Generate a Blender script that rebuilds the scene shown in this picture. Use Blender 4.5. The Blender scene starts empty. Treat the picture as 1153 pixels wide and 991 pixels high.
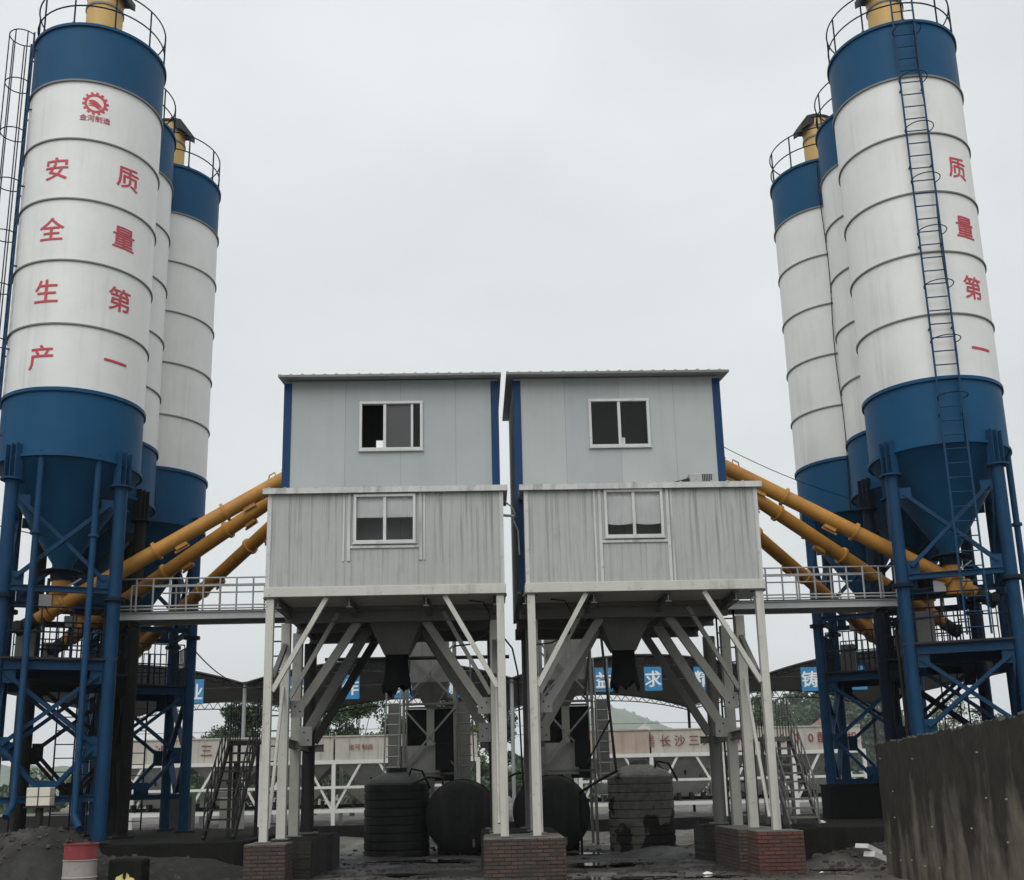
import bpy, bmesh, math, random
import numpy as np
from mathutils import Vector, Matrix
R = math.radians
sc = bpy.context.scene
COL = sc.collection
random.seed(7)

# ------------------------------------------------------------------ camera, sky, sun, exposure
CAMP = Vector((-0.62, 0.0, 1.6))
PITCH, ROLL, YAW = R(13.741), R(-1.306), R(1.6)
_r = Vector((1, 0, 0)); _f = Vector((0, math.cos(PITCH), math.sin(PITCH))); _u = Vector((0, -math.sin(PITCH), math.cos(PITCH)))
_r2 = _r*math.cos(ROLL) + _u*math.sin(ROLL); _u2 = -_r*math.sin(ROLL) + _u*math.cos(ROLL)
_rz = Matrix.Rotation(-YAW, 3, 'Z')
_r2, _u2, _f = _rz @ _r2, _rz @ _u2, _rz @ _f
cam = bpy.data.cameras.new('camera'); camo = bpy.data.objects.new('camera', cam); COL.objects.link(camo)
mw = Matrix((( _r2.x, _u2.x, -_f.x, CAMP.x), (_r2.y, _u2.y, -_f.y, CAMP.y), (_r2.z, _u2.z, -_f.z, CAMP.z), (0, 0, 0, 1)))
camo.matrix_world = mw
cam.sensor_fit = 'HORIZONTAL'; cam.sensor_width = 36; cam.lens = 36*1233.6/1153
cam.shift_y = 92.15/1153; cam.clip_start = 0.1; cam.clip_end = 5000
sc.camera = camo

SUN_EL, SUN_AZ = R(44), R(196)          # azimuth clockwise from +Y: behind the camera, a little left
w = bpy.data.worlds.new('World'); sc.world = w; w.use_nodes = True
nt = w.node_tree; nt.nodes.clear()
out = nt.nodes.new('ShaderNodeOutputWorld'); bg = nt.nodes.new('ShaderNodeBackground'); bg.inputs[1].default_value = 0.1
sky = nt.nodes.new('ShaderNodeTexSky'); sky.sky_type = 'NISHITA'; sky.sun_disc = False
sky.sun_elevation = SUN_EL; sky.sun_rotation = SUN_AZ; sky.air_density = 1; sky.dust_density = 4
tc = nt.nodes.new('ShaderNodeTexCoord'); sep = nt.nodes.new('ShaderNodeSeparateXYZ'); nt.links.new(tc.outputs['Generated'], sep.inputs[0])
elr = nt.nodes.new('ShaderNodeValToRGB')           # overcast cloud deck: brighter towards the zenith
e = elr.color_ramp.elements
e[0].position = 0.0; e[0].color = (7.35, 7.68, 7.75, 1); e[1].position = 1.0; e[1].color = (27, 27.4, 27.5, 1)
m1 = e.new(0.30); m1.color = (7.65, 7.98, 8.06, 1); m2 = e.new(0.69); m2.color = (8.3, 8.6, 8.7, 1)
nt.links.new(sep.outputs['Z'], elr.inputs[0])
nz = nt.nodes.new('ShaderNodeTexNoise'); nz.inputs['Scale'].default_value = 2.2; nz.inputs['Detail'].default_value = 5; nz.inputs['Roughness'].default_value = .5
mp = nt.nodes.new('ShaderNodeMapping'); mp.inputs['Scale'].default_value = (1, 1, 2.2); nt.links.new(tc.outputs['Generated'], mp.inputs[0]); nt.links.new(mp.outputs[0], nz.inputs[0])
mr = nt.nodes.new('ShaderNodeMapRange'); mr.inputs[1].default_value = .3; mr.inputs[2].default_value = .7; mr.inputs[3].default_value = .90; mr.inputs[4].default_value = 1.06
nt.links.new(nz.outputs[0], mr.inputs[0])
vm = nt.nodes.new('ShaderNodeVectorMath'); vm.operation = 'SCALE'; nt.links.new(elr.outputs[0], vm.inputs[0]); nt.links.new(mr.outputs[0], vm.inputs['Scale'])
mx = nt.nodes.new('ShaderNodeMixRGB'); mx.inputs[0].default_value = .97
nt.links.new(sky.outputs[0], mx.inputs[1]); nt.links.new(vm.outputs[0], mx.inputs[2])
nt.links.new(mx.outputs[0], bg.inputs[0]); nt.links.new(bg.outputs[0], out.inputs[0])
sl = bpy.data.lights.new('sun', 'SUN'); sl.energy = 1.5; sl.angle = R(50); sl.color = (1, .98, .95)
so = bpy.data.objects.new('sun', sl); COL.objects.link(so)
sd = Vector((math.sin(SUN_AZ)*math.cos(SUN_EL), math.cos(SUN_AZ)*math.cos(SUN_EL), math.sin(SUN_EL)))
so.rotation_euler = sd.to_track_quat('Z', 'Y').to_euler(); so.location = (0, 0, 60)
sc.view_settings.view_transform = 'Standard'; sc.view_settings.look = 'None'; sc.view_settings.exposure = 0; sc.view_settings.gamma = 1
sc.view_settings.use_curve_mapping = False
sc.render.engine = 'CYCLES'; sc.cycles.max_bounces = 6; sc.cycles.transparent_max_bounces = 12; sc.cycles.use_denoising = True

# ------------------------------------------------------------------ materials
def newmat(name):
    m = bpy.data.materials.new(name); m.use_nodes = True; n = m.node_tree
    return m, n, n.nodes['Principled BSDF']
def N(n, t, **k):
    x = n.nodes.new(t)
    for a, b in k.items(): setattr(x, a, b)
    return x
def ramp(n, src, p0, p1, c0=(0,0,0,1), c1=(1,1,1,1)):
    r = N(n, 'ShaderNodeValToRGB'); r.color_ramp.elements[0].position = p0; r.color_ramp.elements[1].position = p1
    r.color_ramp.elements[0].color = c0; r.color_ramp.elements[1].color = c1
    n.links.new(src, r.inputs[0]); return r.outputs[0]
def mixc(n, fac, a, b, mode='MIX'):
    x = N(n, 'ShaderNodeMixRGB', blend_type=mode)
    for i, v in ((0, fac), (1, a), (2, b)):
        if hasattr(v, 'is_linked') or isinstance(v, bpy.types.NodeSocket): n.links.new(v, x.inputs[i])
        elif i == 0: x.inputs[0].default_value = v
        else: x.inputs[i].default_value = tuple(v) + (1,) if len(v) == 3 else v
    return x.outputs[0]
def noise(n, scale, detail=4, sc3=(1,1,1), rough=.6, coord='Object'):
    t = N(n, 'ShaderNodeTexCoord'); mp = N(n, 'ShaderNodeMapping'); mp.inputs['Scale'].default_value = sc3
    n.links.new(t.outputs[coord], mp.inputs[0]); z = N(n, 'ShaderNodeTexNoise'); z.inputs['Scale'].default_value = scale
    z.inputs['Detail'].default_value = detail; z.inputs['Roughness'].default_value = rough
    n.links.new(mp.outputs[0], z.inputs[0]); return z.outputs[0]
def paint(name, col, rough=.5, dirt=(.10,.09,.08), amt=.5, streak=.35, var=.12, bump=.0, metal=0, sp0=.52, sp1=.75, sscale=5, spots=None, spec=None):
    m, n, b = newmat(name)
    c = Vector(col)
    v = noise(n, 1.3, 5)
    base = mixc(n, ramp(n, v, .3, .7), tuple(c*(1-var)), tuple(c*(1+var*.6)))
    if streak > 0:
        s = noise(n, sscale, 3, (1, 1, .06), .55)
        patch = noise(n, .6, 3)
        f = N(n, 'ShaderNodeMath', operation='MULTIPLY'); n.links.new(ramp(n, s, sp0, sp1), f.inputs[0]); n.links.new(ramp(n, patch, .35, .65), f.inputs[1])
        f2 = N(n, 'ShaderNodeMath', operation='MULTIPLY'); n.links.new(f.outputs[0], f2.inputs[0]); f2.inputs[1].default_value = streak
        base = mixc(n, f2.outputs[0], base, dirt)
    if amt > 0:
        g = noise(n, 9, 6, (1,1,1), .7)
        f3 = N(n, 'ShaderNodeMath', operation='MULTIPLY'); n.links.new(ramp(n, g, .58, .74), f3.inputs[0]); f3.inputs[1].default_value = amt
        base = mixc(n, f3.outputs[0], base, spots or dirt)
    n.links.new(base, b.inputs['Base Color'])
    rr = N(n, 'ShaderNodeMapRange'); n.links.new(v, rr.inputs[0]); rr.inputs[3].default_value = max(rough-.12, .05); rr.inputs[4].default_value = min(rough+.15, 1)
    n.links.new(rr.outputs[0], b.inputs['Roughness']); b.inputs['Metallic'].default_value = metal
    if spec is not None: b.inputs['Specular IOR Level'].default_value = spec
    if bump > 0:
        bp = N(n, 'ShaderNodeBump'); bp.inputs['Strength'].default_value = bump; bp.inputs['Distance'].default_value = .02
        n.links.new(noise(n, 12, 4), bp.inputs['Height']); n.links.new(bp.outputs[0], b.inputs['Normal'])
    return m
M = {}
M['white'] = paint('silo_white', (.635,.64,.62), .42, (.32,.30,.27), .10, .36, .06, .0, sscale=4)
M['seam'] = paint('seam_steel', (.16,.16,.15), .6, (.06,.05,.05), .5, .2, .15)  # dark grey paints in the underside shade of the silo seam flanges
M['blue'] = paint('silo_blue', (.006,.062,.140), .5, (.015,.03,.05), .25, .3, .12, spots=(.018,.055,.10), spec=.12)
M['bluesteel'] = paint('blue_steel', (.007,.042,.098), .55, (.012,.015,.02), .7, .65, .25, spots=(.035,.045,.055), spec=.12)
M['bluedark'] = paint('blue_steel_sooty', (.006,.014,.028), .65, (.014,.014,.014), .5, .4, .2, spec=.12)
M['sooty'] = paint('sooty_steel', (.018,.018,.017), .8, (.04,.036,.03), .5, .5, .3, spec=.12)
M['yellow'] = paint('conveyor_yellow', (.40,.185,.025), .55, (.09,.065,.04), .6, .5, .2, spots=(.13,.085,.045))
M['yellowpale'] = paint('filter_yellow', (.50,.31,.09), .55, (.15,.11,.07), .3, .3, .1)
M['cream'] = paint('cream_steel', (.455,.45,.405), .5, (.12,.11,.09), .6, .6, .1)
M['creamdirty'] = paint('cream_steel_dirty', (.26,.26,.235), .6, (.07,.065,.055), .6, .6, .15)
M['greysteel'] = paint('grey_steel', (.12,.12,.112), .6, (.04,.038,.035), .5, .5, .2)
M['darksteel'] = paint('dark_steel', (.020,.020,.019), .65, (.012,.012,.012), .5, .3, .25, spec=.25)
M['hoppergrey'] = paint('hopper_grey', (.205,.205,.19), .65, (.05,.048,.042), .7, .7, .2)
M['galv'] = paint('galvanised', (.30,.31,.31), .5, (.09,.085,.08), .4, .3, .1, metal=.2)
M['rubber'] = paint('black_rubber', (.008,.0085,.009), .75, (.02,.019,.018), .4, .3, .3, spec=.12)
M['shedroof'] = paint('shed_sheet', (.055,.06,.065), .6, (.03,.03,.03), .3, .3, .2)
M['signblue'] = paint('sign_blue', (.02,.19,.40), .45, (.1,.1,.1), .15, .15, .08)
M['signwhite'] = paint('sign_white', (.72,.74,.72), .5, (.3,.3,.3), .15, .1, .05)
M['fadedred'] = paint('faded_red', (.20,.02,.026), .7, (.28,.2,.19), .8, .5, .25, spots=(.30,.22,.2))
M['dirtywhite'] = paint('dirty_white', (.30,.28,.26), .8, (.16,.05,.05), .6, .5, .2, spots=(.14,.10,.09))
M['red'] = paint('red_paint', (.46,.035,.055), .55, (.4,.2,.2), .25, .0, .12, spots=(.5,.3,.3))
M['binwall'] = paint('bin_wall', (.43,.41,.36), .6, (.16,.12,.09), .4, .5, .12)
M['binred'] = paint('bin_wall_rusty', (.38,.305,.255), .65, (.2,.12,.08), .5, .4, .12)
M['binwhite'] = paint('bin_white_steel', (.62,.62,.59), .55, (.2,.18,.15), .35, .3, .08)
M['bingrey'] = paint('bin_hopper_grey', (.30,.30,.285), .65, (.06,.055,.05), .5, .5, .15)
M['frame'] = paint('window_frame', (.50,.51,.50), .45, (.10,.10,.09), .75, .5, .1)
M['curtain'] = paint('curtain', (.62,.64,.63), .9, (.3,.3,.3), .2, .4, .1, sscale=9)
M['net'] = paint('net_grey', (.12,.12,.125), .9, (.1,.1,.1), .1, 0, .1)
M['paper'] = paint('paper', (.85,.86,.86), .8, (.5,.5,.5), .0, .0, .02)
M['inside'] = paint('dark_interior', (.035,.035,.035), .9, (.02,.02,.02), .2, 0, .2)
M['trim'] = paint('white_trim', (.47,.475,.465), .55, (.09,.085,.075), .75, .75, .12, sp0=.46, sp1=.68)
M['corner'] = paint('blue_trim', (.006,.034,.100), .5, (.02,.035,.06), .25, .3, .1, spec=.15)
M['concrete'] = paint('concrete', (.10,.098,.09), .85, (.035,.033,.03), .6, .6, .25, .4)
M['concdark'] = paint('sooty_concrete', (.012,.0117,.011), .95, (.028,.026,.023), .6, .5, .3, .5, spec=.08)
M['plasticdark'] = paint('tank_black', (.012,.0122,.012), .6, (.05,.047,.042), .65, .75, .4, .25, spots=(.045,.042,.037), spec=.25)
M['tankgrey'] = paint('tank_grey', (.13,.13,.12), .85, (.03,.03,.028), .8, .6, .25, .2)
M['bark'] = paint('bark', (.07,.055,.04), .9, (.03,.025,.02), .5, .3, .2, .5)
M['wood'] = paint('pale_box', (.58,.54,.46), .8, (.3,.26,.2), .3, .1, .1)
M['soil'] = paint('black_soil', (.028,.027,.025), .95, (.012,.012,.011), .6, 0, .35, .8, spec=.2)
M['gravel'] = paint('gravel', (.20,.13,.085), .95, (.1,.07,.05), .7, 0, .25, .8)
M['stone'] = paint('rubble_stone', (.04,.038,.035), .9, (.10,.097,.09), .7, 0, .4, .5)
M['sand'] = paint('brown_sand', (.105,.075,.048), .95, (.05,.035,.025), .6, 0, .3, .6, spec=.15)
M['scrapwhite'] = paint('white_scrap', (.62,.62,.60), .7, (.25,.24,.22), .4, .2, .1)
M['bag'] = paint('yellow_bag', (.42,.38,.13), .7, (.2,.18,.1), .3, 0, .2, .6)

def peel_mat():
    m, n, b = newmat('peeling_tank_coat')
    g = noise(n, 1.1, 8, (1, 1, .9), .62); base = mixc(n, ramp(n, noise(n, 6, 6), .35, .7), (.15,.148,.135), (.085,.083,.076))
    sp = N(n, 'ShaderNodeSeparateXYZ'); t_ = N(n, 'ShaderNodeTexCoord'); n.links.new(t_.outputs['Object'], sp.inputs[0])
    zr_ = N(n, 'ShaderNodeMapRange'); n.links.new(sp.outputs['Z'], zr_.inputs[0]); zr_.inputs[1].default_value = .2; zr_.inputs[2].default_value = 1.7; zr_.inputs[3].default_value = .12; zr_.inputs[4].default_value = -.06
    ad = N(n, 'ShaderNodeMath', operation='ADD'); n.links.new(g, ad.inputs[0]); n.links.new(zr_.outputs[0], ad.inputs[1])
    c = mixc(n, ramp(n, ad.outputs[0], .555, .575), base, (.016,.016,.015))
    n.links.new(c, b.inputs['Base Color']); b.inputs['Roughness'].default_value = .85; b.inputs['Specular IOR Level'].default_value = .2
    bp = N(n, 'ShaderNodeBump'); bp.inputs['Strength'].default_value = .4; bp.inputs['Distance'].default_value = .02; n.links.new(g, bp.inputs['Height']); n.links.new(bp.outputs[0], b.inputs['Normal'])
    return m
M['peel'] = peel_mat()
def panel_mat(name, col, ribs=False, dirtc=(.085,.08,.072), top=7.45, amt=.7, pan=None):
    """sandwich panel wall: panels of slightly different tone, dirt running down from the eave"""
    m, n, b = newmat(name)
    g = N(n, 'ShaderNodeNewGeometry'); sp = N(n, 'ShaderNodeSeparateXYZ'); n.links.new(g.outputs['Position'], sp.inputs[0])
    c = Vector(col)
    base = mixc(n, ramp(n, noise(n, .9, 5), .3, .7), tuple(c*.93), tuple(c*1.05))
    if pan:
        s = N(n, 'ShaderNodeMath', operation='MULTIPLY'); n.links.new(sp.outputs['X'], s.inputs[0]); s.inputs[1].default_value = 1/pan
        fl = N(n, 'ShaderNodeMath', operation='FLOOR'); n.links.new(s.outputs[0], fl.inputs[0])
        wn = N(n, 'ShaderNodeTexWhiteNoise', noise_dimensions='1D'); n.links.new(fl.outputs[0], wn.inputs['W'])
        base = mixc(n, 1.0, base, ramp(n, wn.outputs['Value'], 0, 1, (.86,.89,.90,1), (1.04,1.04,1.02,1)), 'MULTIPLY')
        fr_ = N(n, 'ShaderNodeMath', operation='FRACT'); n.links.new(s.outputs[0], fr_.inputs[0])
        base = mixc(n, ramp(n, fr_.outputs[0], .006, .012, (.55,.55,.55,1), (0,0,0,1)), base, (.12,.125,.125))      # panel joints
    st = noise(n, 13 if ribs else 7, 4, (1, 1, .03), .65, 'Object')
    ht = N(n, 'ShaderNodeMapRange'); n.links.new(sp.outputs['Z'], ht.inputs[0]); ht.inputs[1].default_value = top-2.4; ht.inputs[2].default_value = top; ht.inputs[3].default_value = .25; ht.inputs[4].default_value = 1
    f = N(n, 'ShaderNodeMath', operation='MULTIPLY'); n.links.new(ramp(n, st, .49, .68), f.inputs[0]); n.links.new(ht.outputs[0], f.inputs[1])
    f2 = N(n, 'ShaderNodeMath', operation='MULTIPLY'); n.links.new(f.outputs[0], f2.inputs[0]); f2.inputs[1].default_value = amt
    base = mixc(n, f2.outputs[0], base, dirtc)
    gr = N(n, 'ShaderNodeMath', operation='MULTIPLY'); n.links.new(ramp(n, noise(n, 5, 7, (1,1,.5), .7), .55, .8), gr.inputs[0]); gr.inputs[1].default_value = .35*amt
    base = mixc(n, gr.outputs[0], base, dirtc)
    n.links.new(base, b.inputs['Base Color']); b.inputs['Roughness'].default_value = .55
    if ribs:
        wv = N(n, 'ShaderNodeTexWave', wave_type='BANDS', bands_direction='X'); wv.inputs['Scale'].default_value = 2.4; wv.inputs['Distortion'].default_value = 0
        n.links.new(g.outputs['Position'], wv.inputs[0])
        bp = N(n, 'ShaderNodeBump'); bp.inputs['Strength'].default_value = .2; bp.inputs['Distance'].default_value = .03
        n.links.new(wv.outputs['Fac'], bp.inputs['Height']); n.links.new(bp.outputs[0], b.inputs['Normal'])
    return m
M['upwall'] = panel_mat('upper_panel', (.335,.358,.355), False, (.20,.215,.21), 10.1, .22, 1.15)
M['lowwall'] = panel_mat('lower_panel', (.335,.345,.335), True, (.10,.095,.085), 7.45, .85)

def brick_mat(name, c1, c2, mortar, dirt):
    m, n, b = newmat(name)
    g = N(n, 'ShaderNodeNewGeometry'); sp = N(n, 'ShaderNodeSeparateXYZ'); n.links.new(g.outputs['Position'], sp.inputs[0])
    ad = N(n, 'ShaderNodeMath', operation='ADD'); n.links.new(sp.outputs['X'], ad.inputs[0]); n.links.new(sp.outputs['Y'], ad.inputs[1])
    cb = N(n, 'ShaderNodeCombineXYZ'); n.links.new(ad.outputs[0], cb.inputs[0]); n.links.new(sp.outputs['Z'], cb.inputs[1])
    t = N(n, 'ShaderNodeTexBrick'); n.links.new(cb.outputs[0], t.inputs[0]); t.inputs['Scale'].default_value = 1
    t.inputs['Color1'].default_value = c1+(1,); t.inputs['Color2'].default_value = c2+(1,); t.inputs['Mortar'].default_value = mortar+(1,)
    t.inputs['Brick Width'].default_value = .235; t.inputs['Row Height'].default_value = .068; t.inputs['Mortar Size'].default_value = .011; t.inputs['Bias'].default_value = -.1
    cc = mixc(n, ramp(n, noise(n, 3.2, 7, rough=.7, coord='Object'), .36, .66, (0,0,0,1), (.75,.75,.75,1)), t.outputs['Color'], dirt)
    n.links.new(cc, b.inputs['Base Color']); b.inputs['Roughness'].default_value = .9
    bp = N(n, 'ShaderNodeBump'); bp.inputs['Strength'].default_value = .7; bp.inputs['Distance'].default_value = .012; bp.invert = True
    n.links.new(t.outputs['Fac'], bp.inputs['Height']); n.links.new(bp.outputs[0], b.inputs['Normal'])
    return m
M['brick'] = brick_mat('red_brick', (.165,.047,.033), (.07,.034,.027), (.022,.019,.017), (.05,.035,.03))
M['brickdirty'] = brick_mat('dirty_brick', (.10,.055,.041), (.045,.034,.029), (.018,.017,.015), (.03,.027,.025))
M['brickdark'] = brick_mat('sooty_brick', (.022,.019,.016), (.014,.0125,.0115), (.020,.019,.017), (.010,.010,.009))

def ground_mat():
    m, n, b = newmat('wet_mud')
    a = noise(n, .35, 6); a2 = noise(n, 2.6, 7, rough=.7)
    c = mixc(n, ramp(n, a, .38, .62), (.040,.036,.030), (.135,.123,.102))
    c = mixc(n, ramp(n, a2, .4, .7), c, (.05,.047,.042))
    far = N(n, 'ShaderNodeNewGeometry'); sp = N(n, 'ShaderNodeSeparateXYZ'); n.links.new(far.outputs['Position'], sp.inputs[0])
    def band(sock, a, b_):
        r_ = N(n, 'ShaderNodeMapRange'); n.links.new(sp.outputs[sock], r_.inputs[0]); r_.inputs[1].default_value = a; r_.inputs[2].default_value = b_; return r_.outputs[0]
    def mth(op, a, b_):
        r_ = N(n, 'ShaderNodeMath', operation=op)
        for i_, v_ in ((0, a), (1, b_)):
            if isinstance(v_, (int, float)): r_.inputs[i_].default_value = v_
            else: n.links.new(v_, r_.inputs[i_])
        return r_.outputs[0]
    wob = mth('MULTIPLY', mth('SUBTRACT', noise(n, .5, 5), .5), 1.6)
    darkening = mth('MAXIMUM', band('X', -4.2, -5.6), mth('MULTIPLY', band('Y', 21.4, 22.6), band('Y', 33, 29)))   # sooty black by the left silos, darker in the yard under the towers
    darkening = mth('MAXIMUM', darkening, mth('MULTIPLY', band('X', 5.6, 6.6), band('Y', 21.2, 22.2)))
    darkening = mth('MULTIPLY', darkening, band('Y', 40, 34))
    darkening = ramp(n, mth('ADD', darkening, wob), .35, .8)
    c = mixc(n, darkening, c, mixc(n, ramp(n, a2, .35, .7), (.006,.0058,.0055), (.019,.018,.016)))
    spk = noise(n, 30, 3, rough=.8)
    c = mixc(n, ramp(n, spk, .70, .76), c, (.14,.135,.12))
    n.links.new(c, b.inputs['Base Color'])
    rr = N(n, 'ShaderNodeMapRange'); n.links.new(noise(n, .8, 4), rr.inputs[0]); b.inputs['Specular IOR Level'].default_value = .34; rr.inputs[1].default_value = .35; rr.inputs[2].default_value = .65; rr.inputs[3].default_value = .42; rr.inputs[4].default_value = .95
    n.links.new(rr.outputs[0], b.inputs['Roughness'])
    bp = N(n, 'ShaderNodeBump'); bp.inputs['Strength'].default_value = .8; bp.inputs['Distance'].default_value = .06
    n.links.new(noise(n, 5, 8, rough=.7), bp.inputs['Height']); n.links.new(bp.outputs[0], b.inputs['Normal'])
    return m
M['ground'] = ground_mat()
m, n, b = newmat('puddle_water'); b.inputs['Base Color'].default_value = (.012,.012,.011,1); b.inputs['Roughness'].default_value = .06; M['water'] = m
bp = N(n, 'ShaderNodeBump'); bp.inputs['Strength'].default_value = .06; n.links.new(noise(n, 6, 3), bp.inputs['Height']); n.links.new(bp.outputs[0], b.inputs['Normal'])

def wall_mat():
    """poured concrete, sooty black at the top, pale tongues running down"""
    m, n, b = newmat('stained_concrete')
    g = N(n, 'ShaderNodeNewGeometry'); sp = N(n, 'ShaderNodeSeparateXYZ'); n.links.new(g.outputs['Position'], sp.inputs[0])
    cb = N(n, 'ShaderNodeCombineXYZ'); n.links.new(sp.outputs['Y'], cb.inputs[0])
    zs = N(n, 'ShaderNodeMath', operation='MULTIPLY'); n.links.new(sp.outputs['Z'], zs.inputs[0]); zs.inputs[1].default_value = .33; n.links.new(zs.outputs[0], cb.inputs[1])
    s1 = N(n, 'ShaderNodeTexNoise'); s1.inputs['Scale'].default_value = 1.5; s1.inputs['Detail'].default_value = 7; s1.inputs['Roughness'].default_value = .55; n.links.new(cb.outputs[0], s1.inputs[0])
    hz = N(n, 'ShaderNodeMapRange'); n.links.new(sp.outputs['Z'], hz.inputs[0]); hz.inputs[1].default_value = .4; hz.inputs[2].default_value = 2.0; hz.inputs[3].default_value = .17; hz.inputs[4].default_value = -.13
    yz = N(n, 'ShaderNodeMapRange'); n.links.new(sp.outputs['Y'], yz.inputs[0]); yz.inputs[1].default_value = 11; yz.inputs[2].default_value = 19; yz.inputs[3].default_value = .06; yz.inputs[4].default_value = -.10
    ad = N(n, 'ShaderNodeMath', operation='ADD'); n.links.new(s1.outputs[0], ad.inputs[0]); n.links.new(hz.outputs[0], ad.inputs[1])
    ad2 = N(n, 'ShaderNodeMath', operation='ADD'); n.links.new(ad.outputs[0], ad2.inputs[0]); n.links.new(yz.outputs[0], ad2.inputs[1])
    iso = N(n, 'ShaderNodeMath', operation='MULTIPLY_ADD'); n.links.new(noise(n, 2.2, 7, rough=.65), iso.inputs[0]); iso.inputs[1].default_value = .34; iso.inputs[2].default_value = -.17
    ad3 = N(n, 'ShaderNodeMath', operation='ADD'); n.links.new(ad2.outputs[0], ad3.inputs[0]); n.links.new(iso.outputs[0], ad3.inputs[1])
    f = ramp(n, ad3.outputs[0], .46, .64)
    dk = mixc(n, ramp(n, noise(n, 3, 6), .3, .7), (.017,.0155,.012), (.040,.036,.028))
    lt = mixc(n, ramp(n, noise(n, 4, 6), .3, .7), (.095,.086,.066), (.16,.145,.112))
    c = mixc(n, f, dk, lt)
    cb2 = N(n, 'ShaderNodeCombineXYZ'); n.links.new(sp.outputs['Y'], cb2.inputs[0])
    s2 = N(n, 'ShaderNodeTexNoise'); s2.inputs['Scale'].default_value = 5; s2.inputs['Detail'].default_value = 2; n.links.new(cb2.outputs[0], s2.inputs[0])
    c = mixc(n, ramp(n, s2.outputs[0], .60, .72, (0,0,0,1), (.55,.55,.55,1)), c, (.022,.02,.017))
    n.links.new(c, b.inputs['Base Color']); b.inputs['Roughness'].default_value = .8; b.inputs['Specular IOR Level'].default_value = .25
    bp = N(n, 'ShaderNodeBump'); bp.inputs['Strength'].default_value = .5; bp.inputs['Distance'].default_value = .02
    n.links.new(noise(n, 9, 6), bp.inputs['Height']); n.links.new(bp.outputs[0], b.inputs['Normal'])
    return m
M['wall'] = wall_mat()
def glass_mat():
    m, n, b = newmat('window_glass'); n.nodes.remove(b)
    o = n.nodes['Material Output']; t = N(n, 'ShaderNodeBsdfTransparent'); t.inputs[0].default_value = (.96,.96,.96,1)
    g = N(n, 'ShaderNodeBsdfGlossy'); g.inputs['Roughness'].default_value = .04; fr = N(n, 'ShaderNodeFresnel'); fr.inputs[0].default_value = 1.27
    mxs = N(n, 'ShaderNodeMixShader'); n.links.new(fr.outputs[0], mxs.inputs[0]); n.links.new(t.outputs[0], mxs.inputs[1]); n.links.new(g.outputs[0], mxs.inputs[2]); n.links.new(mxs.outputs[0], o.inputs[0])
    return m
M['glass'] = glass_mat()
def leaf_mat(name, c1, c2):
    m, n, b = newmat(name)
    c = mixc(n, ramp(n, noise(n, .45, 3), .35, .65), c1, c2)
    c = mixc(n, ramp(n, noise(n, 4.0, 2), .3, .7), c, tuple(Vector(c2)*1.15))
    n.links.new(c, b.inputs['Base Color']); b.inputs['Roughness'].default_value = .65; b.inputs['Specular IOR Level'].default_value = .3
    return m
M['leaf'] = leaf_mat('leaf_green', (.028,.058,.022), (.055,.092,.038))
M['leafdark'] = leaf_mat('leaf_dark', (.022,.048,.02), (.045,.08,.035))
M['leafpale'] = leaf_mat('leaf_pale', (.06,.10,.045), (.13,.16,.08))
M['hill'] = leaf_mat('hill_woods', (.03,.06,.03), (.06,.09,.045))

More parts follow.
